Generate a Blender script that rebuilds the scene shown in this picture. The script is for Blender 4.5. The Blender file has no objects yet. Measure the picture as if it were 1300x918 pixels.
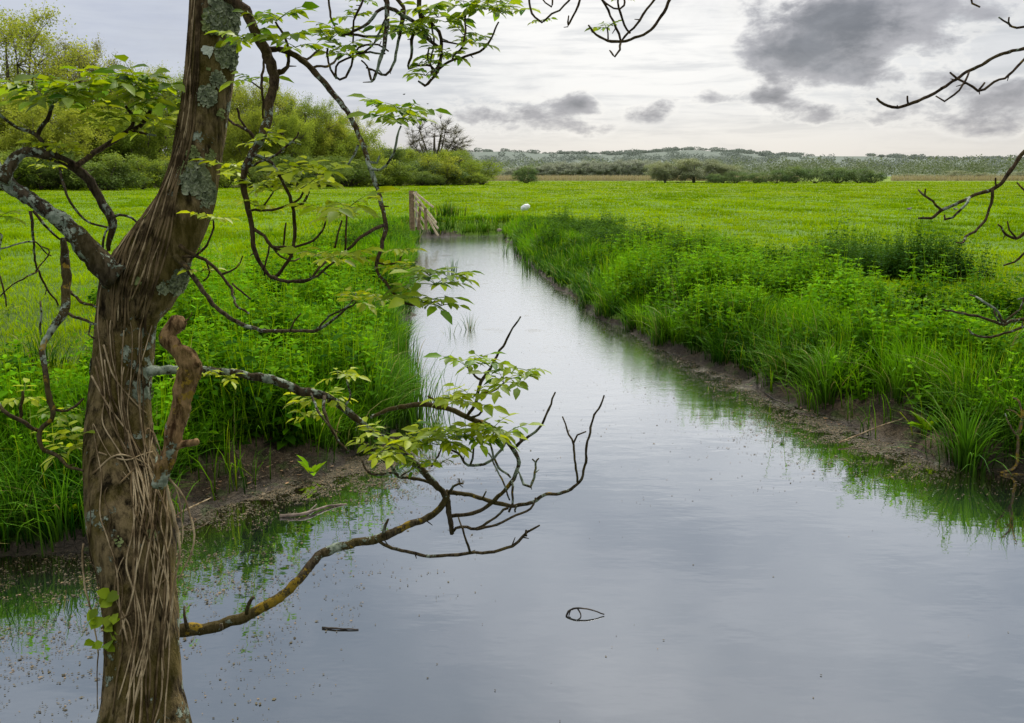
import bpy, math, random
import numpy as np
from mathutils import Vector, noise as mnoise

random.seed(7)
RNG = np.random.default_rng(11)
scene = bpy.context.scene
COL = scene.collection

# ------------------------------------------------------------------ camera
F, CX, CY = 1126.0, 650.0, 414.0
HC = 2.3
PITCH = math.atan((414.0 - 221.0) / F)
SP, CP = math.sin(PITCH), math.cos(PITCH)

def P(px, py, d):
    """world point seen at photo pixel (px,py) at axial depth d"""
    u = (px - CX) / F * d
    v = (CY - py) / F * d
    return np.array([u, d * CP + v * SP, HC - d * SP + v * CP])

def G(px, py, z=0.0):
    r = P(px, py, 1.0) - np.array([0, 0, HC])
    t = (z - HC) / r[2]
    return np.array([0, 0, HC]) + r * t

cam_d = bpy.data.cameras.new("camera")
cam = bpy.data.objects.new("camera", cam_d)
COL.objects.link(cam)
cam.location = (0, 0, HC)
cam.rotation_euler = (math.pi / 2 - PITCH, 0, 0)
cam_d.sensor_fit = 'HORIZONTAL'
cam_d.sensor_width = 36
cam_d.lens = 36 * F / 1300
cam_d.shift_y = -(459.0 - 414.0) / 1300
cam_d.clip_start = 0.05
cam_d.clip_end = 9000
scene.camera = cam
scene.view_settings.view_transform = 'Standard'
scene.view_settings.look = 'None'
scene.view_settings.exposure = 0
scene.view_settings.gamma = 1

# ------------------------------------------------------------------ helpers
def tag(o, label=None, cat=None, group=None, kind=None):
    if label: o["label"] = label
    if cat: o["category"] = cat
    if group: o["group"] = group
    if kind: o["kind"] = kind
    return o

def empty(name, loc=(0, 0, 0)):
    o = bpy.data.objects.new(name, None)
    o.empty_display_size = 0.2
    o.location = loc
    COL.objects.link(o)
    return o

class MB:
    """collects vertices / faces (+ one rgb attribute per vertex) and builds one mesh object"""
    def __init__(s):
        s.v = []; s.f3 = []; s.f4 = []; s.c = []; s.n = 0
    def add(s, v, f4=None, f3=None, c=None):
        v = np.asarray(v, dtype=np.float64).reshape(-1, 3)
        if f4 is not None and len(f4): s.f4.append(np.asarray(f4, dtype=np.int64).reshape(-1, 4) + s.n)
        if f3 is not None and len(f3): s.f3.append(np.asarray(f3, dtype=np.int64).reshape(-1, 3) + s.n)
        if c is None: c = (0.5, 0.5, 0.5)
        c = np.asarray(c, dtype=np.float32)
        if c.ndim == 1: c = np.tile(c, (len(v), 1))
        s.v.append(v); s.c.append(c); s.n += len(v)
    def mesh(s, name, mat, smooth=True, origin=(0, 0, 0)):
        v = np.concatenate(s.v) - np.asarray(origin)
        c = np.concatenate(s.c)
        f4 = np.concatenate(s.f4) if s.f4 else np.zeros((0, 4), np.int64)
        f3 = np.concatenate(s.f3) if s.f3 else np.zeros((0, 3), np.int64)
        m = bpy.data.meshes.new(name)
        m.vertices.add(len(v)); m.vertices.foreach_set("co", v.astype(np.float32).ravel())
        nl = f4.size + f3.size
        m.loops.add(nl)
        m.loops.foreach_set("vertex_index", np.concatenate([f4.ravel(), f3.ravel()]).astype(np.int32))
        nf = len(f4) + len(f3)
        m.polygons.add(nf)
        st = np.concatenate([np.arange(len(f4)) * 4, f4.size + np.arange(len(f3)) * 3]).astype(np.int32)
        m.polygons.foreach_set("loop_start", st)
        m.polygons.foreach_set("use_smooth", np.full(nf, smooth, dtype=bool))
        at = m.color_attributes.new("tint", 'FLOAT_COLOR', 'POINT')
        at.data.foreach_set("color", np.concatenate([c, np.ones((len(c), 1), np.float32)], axis=1).ravel())
        m.update(calc_edges=True)
        m.validate()
        if mat: m.materials.append(mat)
        return m
    def build(s, name, mat, parent=None, smooth=True, origin=(0, 0, 0)):
        m = s.mesh(name, mat, smooth, origin)
        o = bpy.data.objects.new(name, m)
        COL.objects.link(o)
        if parent is not None: o.parent = parent
        else: o.location = origin
        return o

def catmull(pts, rad, step):
    pts = [np.asarray(p, float) for p in pts]
    rad = list(rad)
    if len(pts) == 2:
        n = max(2, int(np.linalg.norm(pts[1] - pts[0]) / step))
        t = np.linspace(0, 1, n + 1)
        return np.array([pts[0] * (1 - a) + pts[1] * a for a in t]), np.array([rad[0] * (1 - a) + rad[1] * a for a in t])
    ext = [2 * pts[0] - pts[1]] + pts + [2 * pts[-1] - pts[-2]]
    out = []; ro = []
    for i in range(1, len(ext) - 2):
        p0, p1, p2, p3 = ext[i - 1], ext[i], ext[i + 1], ext[i + 2]
        n = max(1, int(np.linalg.norm(p2 - p1) / step))
        for k in range(n):
            t = k / n
            out.append(0.5 * ((2 * p1) + (-p0 + p2) * t + (2 * p0 - 5 * p1 + 4 * p2 - p3) * t * t + (-p0 + 3 * p1 - 3 * p2 + p3) * t ** 3))
            ro.append(rad[i - 1] * (1 - t) + rad[i] * t)
    out.append(pts[-1]); ro.append(rad[-1])
    return np.array(out), np.array(ro)

def tube(mb, pts, rad, sides=8, step=0.02, rough=0.0, seed=0, c=(0.5, 0.5, 0.5), wig=0.0, freq=30.0, smooth_path=True):
    if smooth_path: p, r = catmull(pts, rad, step)
    else: p, r = np.asarray(pts, float), np.asarray(rad, float)
    n = len(p)
    if wig:
        for i in range(1, n - 1):
            q = Vector(p[i] * 12 + seed)
            w = mnoise.noise_vector(q)
            p[i] = p[i] + np.array(w) * wig * 0.6 + np.array(mnoise.noise_vector(q * 3.1)) * wig * 0.4
    t = np.gradient(p, axis=0)
    t /= (np.linalg.norm(t, axis=1)[:, None] + 1e-9)
    a = np.array([0.31, 0.9, 0.2]); 
    if abs(t[0] @ a) > 0.9: a = np.array([1., 0, 0])
    u = np.cross(t[0], a); u /= np.linalg.norm(u)
    V = np.zeros((n, sides, 3))
    ang = np.arange(sides) / sides * 2 * math.pi
    for i in range(n):
        u = u - t[i] * (u @ t[i]); u /= (np.linalg.norm(u) + 1e-9)
        w = np.cross(t[i], u)
        rr = np.full(sides, r[i])
        if rough:
            for k in range(sides):
                d = math.cos(ang[k]) * u + math.sin(ang[k]) * w
                q = p[i] + d * r[i]
                rr[k] *= 1 + rough * mnoise.noise(Vector(q * freq + seed)) + rough * 0.5 * mnoise.noise(Vector(q * freq * 2.7 + seed))
        V[i] = p[i] + (np.cos(ang) * rr)[:, None] * u + (np.sin(ang) * rr)[:, None] * w
    idx = np.arange(n * sides).reshape(n, sides)
    i0 = idx[:-1]; i1 = idx[1:]
    f = np.stack([i0, np.roll(i0, -1, 1), np.roll(i1, -1, 1), i1], -1).reshape(-1, 4)
    vs = V.reshape(-1, 3)
    vs = np.concatenate([vs, [p[0]], [p[-1] + t[-1] * r[-1] * 0.6]])
    b, e = n * sides, n * sides + 1
    f3 = [(b, (k + 1) % sides, k) for k in range(sides)] + [(e, (n - 1) * sides + k, (n - 1) * sides + (k + 1) % sides) for k in range(sides)]
    mb.add(vs, f, f3, c)
    return p, r

# value noise on arrays
def vnoise(x, y, seed=0):
    xi = np.floor(x).astype(np.int64); yi = np.floor(y).astype(np.int64)
    xf = x - xi; yf = y - yi
    xf = xf * xf * (3 - 2 * xf); yf = yf * yf * (3 - 2 * yf)
    def h(a, b):
        n = (a * 374761393 + b * 668265263 + seed * 1442695) & 0x7fffffff
        n = (n ^ (n >> 13)) * 1274126177 & 0x7fffffff
        n = n ^ (n >> 16)
        return (n & 0xffff) / 65535.0
    return (h(xi, yi) * (1 - xf) + h(xi + 1, yi) * xf) * (1 - yf) + (h(xi, yi + 1) * (1 - xf) + h(xi + 1, yi + 1) * xf) * yf

def fbm(x, y, seed=0, o=3):
    s = 0; a = 0.5; t = 0
    for i in range(o):
        s = s + a * vnoise(x, y, seed + i); t += a; x = x * 2.03; y = y * 2.03; a *= 0.5
    return s / t

def sstep(a, b, x):
    t = np.clip((x - a) / (b - a), 0, 1)
    return t * t * (3 - 2 * t)

# ------------------------------------------------------------------ materials
def new_mat(name):
    m = bpy.data.materials.new(name); m.use_nodes = True
    nt = m.node_tree; nt.nodes.clear()
    return m, nt

class NT:
    def __init__(s, nt): s.nt = nt
    def n(s, t, **kw):
        nd = s.nt.nodes.new(t)
        for k, v in kw.items(): setattr(nd, k, v)
        return nd
    def l(s, a, b): s.nt.links.new(a, b)
    def put(s, sock, v):
        if hasattr(v, "is_output") or isinstance(v, bpy.types.NodeSocket): s.l(v, sock)
        else: sock.default_value = v
    def math(s, op, a, b=None, c=None, clamp=False):
        nd = s.n('ShaderNodeMath', operation=op, use_clamp=clamp)
        s.put(nd.inputs[0], a)
        if b is not None: s.put(nd.inputs[1], b)
        if c is not None: s.put(nd.inputs[2], c)
        return nd.outputs[0]
    def mix(s, fac, a, b, blend='MIX'):
        nd = s.n('ShaderNodeMix', data_type='RGBA', blend_type=blend)
        s.put(nd.inputs[0], fac)
        s.put(nd.inputs[6], a if not isinstance(a, tuple) else (*a, 1)[:4])
        s.put(nd.inputs[7], b if not isinstance(b, tuple) else (*b, 1)[:4])
        return nd.outputs[2]
    def rng(s, v, a, b, c=0.0, d=1.0, smooth=True):
        nd = s.n('ShaderNodeMapRange', interpolation_type='SMOOTHSTEP' if smooth else 'LINEAR')
        s.put(nd.inputs[0], v)
        for i, q in zip((1, 2, 3, 4), (a, b, c, d)): s.put(nd.inputs[i], q)
        return nd.outputs[0]
    def noise(s, scale, detail=3, rough=0.55, vec=None, dist=0.0):
        nd = s.n('ShaderNodeTexNoise')
        nd.inputs['Scale'].default_value = scale; nd.inputs['Detail'].default_value = detail
        nd.inputs['Roughness'].default_value = rough; nd.inputs['Distortion'].default_value = dist
        if vec is not None: s.l(vec, nd.inputs['Vector'])
        return nd.outputs[0]
    def vor(s, scale, vec=None, feature='F1'):
        nd = s.n('ShaderNodeTexVoronoi', feature=feature)
        nd.inputs['Scale'].default_value = scale
        if vec is not None: s.l(vec, nd.inputs['Vector'])
        return nd
    def obj(s): return s.n('ShaderNodeTexCoord').outputs['Object']
    def pos(s): return s.n('ShaderNodeNewGeometry').outputs['Position']
    def sep(s, v):
        nd = s.n('ShaderNodeSeparateXYZ'); s.l(v, nd.inputs[0]); return nd.outputs
    def comb(s, x, y, z):
        nd = s.n('ShaderNodeCombineXYZ'); s.put(nd.inputs[0], x); s.put(nd.inputs[1], y); s.put(nd.inputs[2], z); return nd.outputs[0]
    def vscale(s, v, sc):
        nd = s.n('ShaderNodeVectorMath', operation='MULTIPLY'); s.l(v, nd.inputs[0]); nd.inputs[1].default_value = sc; return nd.outputs[0]
    def attr(s, name='tint'):
        nd = s.n('ShaderNodeAttribute', attribute_name=name)
        sp = s.n('ShaderNodeSeparateColor'); s.l(nd.outputs['Color'], sp.inputs[0])
        return sp.outputs
    def bump(s, h, strength=0.3, dist=0.02, norm=None):
        nd = s.n('ShaderNodeBump'); nd.inputs['Strength'].default_value = strength; nd.inputs['Distance'].default_value = dist
        s.l(h, nd.inputs['Height'])
        if norm is not None: s.l(norm, nd.inputs['Normal'])
        return nd.outputs[0]
    def principled(s, col, rough=0.8, spec=0.3, normal=None):
        b = s.n('ShaderNodeBsdfPrincipled')
        s.put(b.inputs['Base Color'], col if not isinstance(col, tuple) else (*col, 1)[:4])
        s.put(b.inputs['Roughness'], rough); b.inputs['Specular IOR Level'].default_value = spec
        if normal is not None: s.l(normal, b.inputs['Normal'])
        return b
    def out(s, sh):
        o = s.n('ShaderNodeOutputMaterial'); s.l(sh, o.inputs[0]); return o

def simple_mat(name, c1, c2, scale=8, rough=0.85, bump=0.3, spec=0.2, detail=4):
    m, nt = new_mat(name); T = NT(nt)
    o = T.obj()
    n = T.noise(scale, detail, 0.6, o)
    f = T.rng(n, 0.35, 0.65)
    col = T.mix(f, c1, c2)
    b = T.principled(col, rough, spec, T.bump(T.noise(scale * 4, 4, 0.6, o), bump, 0.01))
    T.out(b.outputs[0]); return m

def foliage_mat(name, dark, light, yellow=None, trans=0.4, rough=0.55, hdark=0.45, spec=0.25, backlit=(1.0, 1.0, 0.6)):
    """tint.r random, tint.g height along blade / lightness for painted shade, tint.b species/yellowness, haze on far woods"""
    m, nt = new_mat(name); T = NT(nt)
    a = T.attr()
    col = T.mix(a[0], dark, light)
    if yellow is not None: col = T.mix(a[2], col, yellow)
    g = T.rng(a[1], 0.0, 0.8, hdark, 1.0, smooth=False)  # lower parts darkened: shade among dense growth painted into the colour
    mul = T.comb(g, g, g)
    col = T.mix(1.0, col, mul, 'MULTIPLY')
    b = T.principled(col, rough, spec)
    tr = T.n('ShaderNodeBsdfTranslucent')
    tc = T.mix(1.0, col, (backlit[0], backlit[1], backlit[2]), 'MULTIPLY')
    T.l(tc, tr.inputs[0])
    mx = T.n('ShaderNodeMixShader'); mx.inputs[0].default_value = trans
    T.l(b.outputs[0], mx.inputs[1]); T.l(tr.outputs[0], mx.inputs[2])
    T.out(mx.outputs[0]); return m

# ------------------------------------------------------------------ world
SUN_EL, SUN_AZ = 46.0, 14.0     # azimuth to the right of the view axis (+Y)
def world():
    w = bpy.data.worlds.new("World"); scene.world = w; w.use_nodes = True
    nt = w.node_tree; nt.nodes.clear(); T = NT(nt)
    sky = T.n('ShaderNodeTexSky', sky_type='NISHITA')
    sky.sun_disc = False
    sky.sun_elevation = math.radians(SUN_EL); sky.sun_rotation = math.radians(SUN_AZ)
    sky.air_density = 1.0; sky.dust_density = 2.0
    d = T.n('ShaderNodeTexCoord').outputs['Generated']
    x, y, z = T.sep(d)
    az = T.math('ARCTAN2', x, y)
    el = T.math('ARCSINE', z)
    # cloud space: stretched so clouds lie flat near the horizon
    zz = T.math('ADD', T.math('MAXIMUM', z, 0.0), 0.13)
    cv = T.comb(T.math('DIVIDE', x, zz), T.math('DIVIDE', y, zz), 0.0)
    wv = T.comb(T.math('MULTIPLY', az, 1.0), T.math('MULTIPLY', el, 1.9), 0.0)
    n1 = T.noise(7.0, 6, 0.62, wv, 0.3)          # shape noise
    n2 = T.noise(22.0, 5, 0.6, wv, 0.2)
    sv = T.comb(T.math('MULTIPLY', az, 1.3), T.math('MULTIPLY', el, 11.0), 3.3)
    st = T.noise(4.2, 5, 0.6, sv, 0.6)           # streaky high cloud
    sv2 = T.comb(T.math('MULTIPLY', az, 2.4), T.math('MULTIPLY', el, 22.0), 7.7)
    st2 = T.noise(4.5, 4, 0.6, sv2, 0.4)
    plane = T.noise(0.55, 5, 0.55, cv)
    # base colours (linear)
    left = (0.60, 0.64, 0.73); mid = (0.90, 0.90, 0.89); right = (0.66, 0.68, 0.72)
    fm = T.rng(az, -0.36, 0.06); fr = T.rng(az, 0.26, 0.62)
    base = T.mix(fm, left, mid)
    base = T.mix(fr, base, right)
    streak = T.rng(T.math('ADD', T.math('MULTIPLY', st, 0.65), T.math('MULTIPLY', st2, 0.35)), 0.36, 0.60)
    dim = T.mix(fm, (0.52, 0.56, 0.67), (0.60, 0.62, 0.65))
    base = T.mix(T.math('MULTIPLY', T.math('SUBTRACT', 1.0, streak), 0.85), base, dim)
    # sunlit bright patch behind thin cloud, centre-right
    def blob(px, py, wx, wy):
        dd = P(px, py, 1.0) - np.array([0, 0, HC]); dd /= np.linalg.norm(dd)
        a0 = math.atan2(dd[0], dd[1]); e0 = math.asin(dd[2])
        sa, se = wx / F, wy / F
        A = T.math('POWER', T.math('DIVIDE', T.math('SUBTRACT', az, a0), sa), 2)
        B = T.math('POWER', T.math('DIVIDE', T.math('SUBTRACT', el, e0), se), 2)
        return T.math('EXPONENT', T.math('MULTIPLY', T.math('ADD', A, B), -1.0))
    gl = T.math('MULTIPLY', T.math('ADD', blob(830, 60, 190, 90), T.math('MULTIPLY', blob(680, -30, 150, 90), 1.0), None, True), T.rng(streak, 0.0, 1.0, 0.35, 1.0))
    base = T.mix(gl, base, (1.0, 0.99, 0.97))
    # warm low band
    hz = T.rng(el, 0.0, 0.085, 1.0, 0.0)
    warm = T.mix(T.rng(az, -0.4, 0.1), (0.68, 0.66, 0.66), (0.85, 0.80, 0.72))
    base = T.mix(T.math('MULTIPLY', hz, 0.75), base, warm)
    # higher sky: blue grey, then a zenith above the view brightened to add light
    hi = T.rng(el, 0.24, 0.40)
    higrey = T.mix(T.rng(plane, 0.40, 0.60), (0.27, 0.32, 0.385), (0.60, 0.625, 0.66))
    base = T.mix(hi, base, higrey)
    zen = T.rng(el, 0.62, 0.95)
    base = T.mix(zen, base, (1.7, 1.7, 1.72))
    # dark cumulus
    def add(*bs):
        r = bs[0]
        for b in bs[1:]: r = T.math('ADD', r, b)
        return r
    def sc(b, k): return T.math('MULTIPLY', b, k)
    dens = add(blob(1085, 42, 92, 38), blob(1010, 66, 52, 26), sc(blob(1150, 30, 55, 38), .65), sc(blob(978, 120, 36, 19), 1.1),
               sc(blob(1085, 98, 62, 14), .50), sc(blob(925, 126, 34, 8), .5),
               sc(blob(1040, 6, 75, 28), .85), sc(blob(1155, 140, 60, 18), .46), sc(blob(1050, 148, 60, 16), .56),
               sc(blob(890, 124, 26, 11), .60), sc(blob(825, 140, 34, 14), .78), sc(blob(738, 133, 26, 16), .95), sc(blob(745, 164, 34, 10), .75),
               sc(blob(608, 148, 50, 23), .74), sc(blob(688, 146, 32, 20), .80), sc(blob(1265, 145, 54, 22), .72),
               sc(blob(1292, 118, 30, 16), .6), sc(blob(1195, 100, 38, 20), .42), sc(blob(700, 70, 80, 12), .25), sc(blob(1250, 15, 50, 14), .35))
    nn = T.math('ADD', T.math('MULTIPLY', T.math('SUBTRACT', n1, 0.52), 2.9), T.math('MULTIPLY', T.math('SUBTRACT', n2, 0.5), 2.0))
    dd = T.math('ADD', dens, T.math('MULTIPLY', nn, T.rng(dens, 0.02, 0.4, 0.0, 1.0)))
    rim = T.math('MULTIPLY', T.rng(dd, 0.10, 0.26), T.rng(dd, 0.30, 0.50, 1.0, 0.0))
    base = T.mix(T.math('MULTIPLY', rim, .35), base, (1.0, 0.98, 0.94))
    cm = T.rng(dd, 0.24, 0.86)
    core = T.rng(T.math('ADD', dd, T.math('MULTIPLY', T.math('SUBTRACT', T.noise(13.0, 5, .6, wv, .3), .5), 1.6)), 0.55, 1.7)
    ccol = T.mix(core, (0.40, 0.40, 0.435), (0.10, 0.112, 0.142))
    base = T.mix(T.math('MULTIPLY', cm, 0.92), base, ccol)
    # generic soft cloud variation everywhere else
    soft = T.rng(n1, 0.48, 0.72, 0.0, 0.28)
    base = T.mix(soft, base, (0.50, 0.52, 0.57))
    # below horizon
    base = T.mix(T.rng(el, -0.05, 0.0, 1.0, 0.0), base, (0.25, 0.28, 0.2))
    k = T.n('ShaderNodeVectorMath', operation='SCALE'); T.l(base, k.inputs[0]); k.inputs['Scale'].default_value = 10.0
    col = T.mix(0.92, sky.outputs[0], k.outputs[0])
    bg = T.n('ShaderNodeBackground'); T.l(col, bg.inputs[0]); bg.inputs[1].default_value = 0.1
    o = T.n('ShaderNodeOutputWorld'); T.l(bg.outputs[0], o.inputs[0])
world()

sd_ = bpy.data.lights.new("sun", 'SUN'); sd_.energy = 4.2; sd_.angle = math.radians(10); sd_.color = (1.0, 0.955, 0.88)
sun = bpy.data.objects.new("sun", sd_); COL.objects.link(sun)
sun.location = (10, 10, 30)
e, a = math.radians(SUN_EL), math.radians(SUN_AZ)
sv = Vector((math.sin(a) * math.cos(e), math.cos(a) * math.cos(e), math.sin(e)))
sun.rotation_euler = sv.to_track_quat('Z', 'Y').to_euler()

# ------------------------------------------------------------------ the ditch outline and terrain
R_PX = [(640, 298), (662, 325), (690, 348), (722, 372), (768, 402), (812, 428), (862, 448), (905, 468), (948, 493), (1000, 520), (1060, 545), (1120, 568), (1185, 590), (1300, 604), (1500, 640)]
L_PX = [(-250, 742), (0, 702), (110, 696), (225, 662), (320, 628), (405, 603), (425, 590), (440, 578), (478, 570), (498, 545), (512, 515), (505, 480), (504, 445), (512, 405), (522, 360), (530, 325), (530, 300)]
poly = [G(*p)[:2] for p in R_PX] + [np.array([14., 8.0]), np.array([45., 11.0]), np.array([45., 1.0]), np.array([12., 2.2]), np.array([3., 2.75]), np.array([0., 2.85]), np.array([-1.6, 2.95]), np.array([-3., 2.7]), np.array([-12., 2.0]), np.array([-45., 1.0]), np.array([-45., 9.]), np.array([-12., 6.2])] + [G(*p)[:2] for p in L_PX]
poly = np.array(poly)

def sdist(x, y):
    """signed distance to the water outline, positive on land"""
    x = np.asarray(x, float); y = np.asarray(y, float)
    shp = x.shape; x = x.ravel(); y = y.ravel()
    # wobble the outline
    wx = x + 0.42 * (fbm(x * 1.3, y * 1.3, 5) - .5) + .22 * (fbm(x * 6, y * 6, 9) - .5)
    wy = y + 0.42 * (fbm(x * 1.3, y * 1.3, 6) - .5) + .22 * (fbm(x * 6, y * 6, 8) - .5)
    best = np.full(len(x), 1e9); ins = np.zeros(len(x), bool)
    n = len(poly)
    for i in range(n):
        a = poly[i]; b = poly[(i + 1) % n]
        d = b - a; L = d @ d
        t = np.clip(((wx - a[0]) * d[0] + (wy - a[1]) * d[1]) / L, 0, 1)
        dx = wx - (a[0] + t * d[0]); dy = wy - (a[1] + t * d[1])
        best = np.minimum(best, dx * dx + dy * dy)
        c = ((a[1] > wy) != (b[1] > wy)) & (wx < (b[0] - a[0]) * (wy - a[1]) / (b[1] - a[1] + 1e-12) + a[0])
        ins ^= c
    return (np.sqrt(best) * np.where(ins, -1, 1)).reshape(shp)

MUD = [(G(1085, 525)[:2], 1.1, 0.42), (G(1150, 560)[:2], 0.8, 0.42), (G(930, 465)[:2], 1.2, 0.08), (G(280, 615)[:2], 0.75, 0.42), (G(350, 600)[:2], .4, 0.22)]
def bare(x, y):
    """how far the bare mud reaches up from the water line"""
    s = 0.03
    for (c, r, w) in MUD:
        s = s + w * np.exp(-((x - c[0]) ** 2 + (y - c[1]) ** 2) / r ** 2)
    return s

FIELD = 0.5
def height(x, y, sd=None):
    if sd is None: sd = sdist(x, y)
    w = 0.24 + 0.95 * bare(x, y)
    b_ = bare(x, y)
    up = 0.10 * sstep(-0.02, 1.0, sd / (.10 + .8 * b_)) + (FIELD - .10) * sstep(.05, 1.0, sd / (1.1 + .6 * b_))
    und = -0.55 * sstep(0.0, 1.2, -sd)
    land = up + sstep(0.1, 1.5, sd) * (0.10 * (fbm(x * .7, y * .7, 3) - .5) + 0.05 * (fbm(x * 2.7, y * 2.7, 4) - .5))
    land = land + sstep(0.0, .15, sd) * (1 - sstep(.6, 2., sd)) * (0.12 * (fbm(x * 5, y * 5, 14, 3) - .5) + .05 * (fbm(x * 17, y * 17, 15, 2) - .5))
    r = np.sqrt(x * x + y * y)
    land = land + sstep(20, 60, r) * (0.10 * (fbm(x * .09, y * .09, 7) - .5))
    return np.where(sd > 0, land, und)

def hill(x, y):
    r = np.sqrt(x * x + y * y); az = np.arctan2(x, y)
    # skyline heights read along the photograph
    azs = np.array([math.atan((p - CX) / F) for p in (-600, 0, 590, 640, 700, 800, 870, 920, 1000, 1100, 1150, 1300, 1900)])
    top = np.array([(221 - q) for q in (203, 197, 194, 193, 196, 196, 191, 194, 199, 200, 203, 205, 210)]) / F
    hh = np.interp(az, azs, top) * 1900
    prof = sstep(650, 1950, r)
    h = hh * prof
    h = h + (fbm(x * .004, y * .004, 21) - .5) * 12 * sstep(600, 1000, r) * (1 - sstep(1500, 1900, r))
    back = 1 - 0.5 * sstep(2000, 3500, r)
    return h * back * sstep(-.35, .3, y / (r + 1e-6))

def axis(fine0, fine1, step, lo, hi, g=1.09):
    a = list(np.arange(fine0, fine1, step)); s = step; v = a[-1]
    while v < hi: s *= g; v += s; a.append(v)
    s = step; v = a[0]; b = []
    while v > lo: s *= g; v -= s; b.append(v)
    return np.array(b[::-1] + a)

print("terrain")
gx = axis(-9, 10, 0.075, -5000, 5000, 1.075); gy = axis(-1.5, 18, 0.075, -3000, 7000, 1.055)
X, Y = np.meshgrid(gx, gy)
SD = sdist(X, Y)
Z = height(X, Y, SD) + hill(X, Y)
idx = np.arange(X.size).reshape(X.shape)
f = np.stack([idx[:-1, :-1], idx[:-1, 1:], idx[1:, 1:], idx[1:, :-1]], -1).reshape(-1, 4)
B = bare(X, Y)
wet = 1 - sstep(0.02, 0.30, SD)
mud = 1 - sstep(-.03, .10, SD - B * 1.15)
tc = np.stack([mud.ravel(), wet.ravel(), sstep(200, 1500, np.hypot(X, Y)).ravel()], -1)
mb = MB(); mb.add(np.stack([X, Y, Z], -1).reshape(-1, 3), f, None, tc)

def ground_mat():
    m, nt = new_mat("meadow_and_mud"); T = NT(nt)
    p = T.pos(); a = T.attr()
    g = T.mix(T.rng(T.noise(0.35, 5, .6, p), .35, .65), (0.110, 0.230, 0.004), (0.190, 0.345, 0.006))
    g = T.mix(T.rng(T.noise(5.0, 4, .7, p), .42, .7), g, (0.080, 0.175, 0.004))
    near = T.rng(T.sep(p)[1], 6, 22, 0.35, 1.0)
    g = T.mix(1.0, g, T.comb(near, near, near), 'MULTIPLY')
    # far meadow streaks (long in x)
    px = T.vscale(p, (0.02, 0.06, 0.0))
    farg = T.mix(T.rng(T.noise(2.0, 5, .6, px), .35, .65), (0.13, 0.20, 0.010), (0.20, 0.28, 0.020))
    g = T.mix(T.rng(T.sep(p)[1], 45, 110), g, farg)
    # hills, distance haze painted into the field and wood colours
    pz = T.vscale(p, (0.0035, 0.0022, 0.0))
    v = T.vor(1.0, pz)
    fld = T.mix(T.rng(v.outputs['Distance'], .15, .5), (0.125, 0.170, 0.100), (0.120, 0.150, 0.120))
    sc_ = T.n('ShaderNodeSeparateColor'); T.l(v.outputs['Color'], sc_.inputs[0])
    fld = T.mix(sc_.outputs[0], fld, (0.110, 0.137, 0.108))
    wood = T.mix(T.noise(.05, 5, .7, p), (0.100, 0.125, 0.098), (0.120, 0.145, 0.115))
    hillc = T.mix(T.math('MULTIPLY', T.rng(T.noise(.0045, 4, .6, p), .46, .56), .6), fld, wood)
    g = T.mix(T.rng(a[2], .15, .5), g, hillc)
    md = T.mix(T.rng(T.noise(3.5, 6, .65, p), .35, .68), (0.034, 0.023, 0.012), (0.165, 0.120, 0.066))
    md = T.mix(T.rng(T.noise(30, 4, .7, p), .52, .72), md, (0.055, 0.042, 0.026))
    md = T.mix(T.rng(T.noise(14, 4, .7, p), .60, .68), md, (0.24, 0.19, 0.12))
    md = T.mix(T.math('MULTIPLY', a[1], .6), md, (0.075, 0.062, 0.045))
    md = T.mix(T.math('MULTIPLY', T.rng(T.noise(5, 5, .6, p), .52, .62), .6), md, (0.06, 0.10, 0.015))
    mf = T.rng(T.math('ADD', a[0], T.math('MULTIPLY', T.math('SUBTRACT', T.noise(9, 4, .6, p), .5), .8)), .4, .6)
    col = T.mix(mf, g, md)
    cr = T.vor(22, p, 'DISTANCE_TO_EDGE')
    h = T.math('ADD', T.noise(18, 6, .7, p), T.math('MULTIPLY', T.rng(cr.outputs[0], 0, .08), .35))
    rgh = T.rng(a[1], 0, 1, .95, .7)
    b = T.principled(col, .9, .3, T.bump(h, 1.0, .07))
    T.l(rgh, b.inputs['Roughness'])
    T.out(b.outputs[0]); return m
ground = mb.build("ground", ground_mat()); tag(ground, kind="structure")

# ------------------------------------------------------------------ water
wx = axis(-7, 8, 0.09, -46, 46, 1.08); wy = axis(1.5, 34.5, 0.09, 0.5, 40, 1.2)
X, Y = np.meshgrid(wx, wy)
SDW = sdist(X, Y)
inside = -SDW
def scum(x, y, sdin):
    """0..1 how much floating matter lies here"""
    right = G(1000, 520)[:2]
    e = np.exp(-np.clip(sdin, 0, 9) / 0.10) * 0.25
    e = e + 0.95 * np.exp(-((x - (G(930, 500)[0])) ** 2 / 1.9 ** 2 + (y - G(930, 500)[1]) ** 2 / 2.4 ** 2)) * np.exp(-np.clip(sdin, 0, 9) / 0.50)
    e = e + 0.9 * np.exp(-((x - G(1080, 575)[0]) ** 2 / 1.3 ** 2 + (y - G(1080, 575)[1]) ** 2 / .8 ** 2)) * np.exp(-np.clip(sdin, 0, 9) / 0.38)
    e = e + 0.75 * np.exp(-((x - G(330, 655)[0]) ** 2 / 1.0 ** 2 + (y - G(330, 655)[1]) ** 2 / .75 ** 2)) * np.exp(-np.clip(sdin, 0, 9) / 0.55)
    e = e + 0.7 * np.exp(-((x - G(450, 590)[0]) ** 2 / .6 ** 2 + (y - G(450, 590)[1]) ** 2 / .5 ** 2))
    e = e + 0.35 * np.exp(-((x - G(90, 790)[0]) ** 2 / 1.2 ** 2 + (y - G(90, 790)[1]) ** 2 / .8 ** 2))
    return np.clip(e, 0, 1)
S = scum(X, Y, inside)
rip = sstep(6.5, 13, Y)
keep = (SDW < 0.35)
idx = np.arange(X.size).reshape(X.shape)
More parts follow.
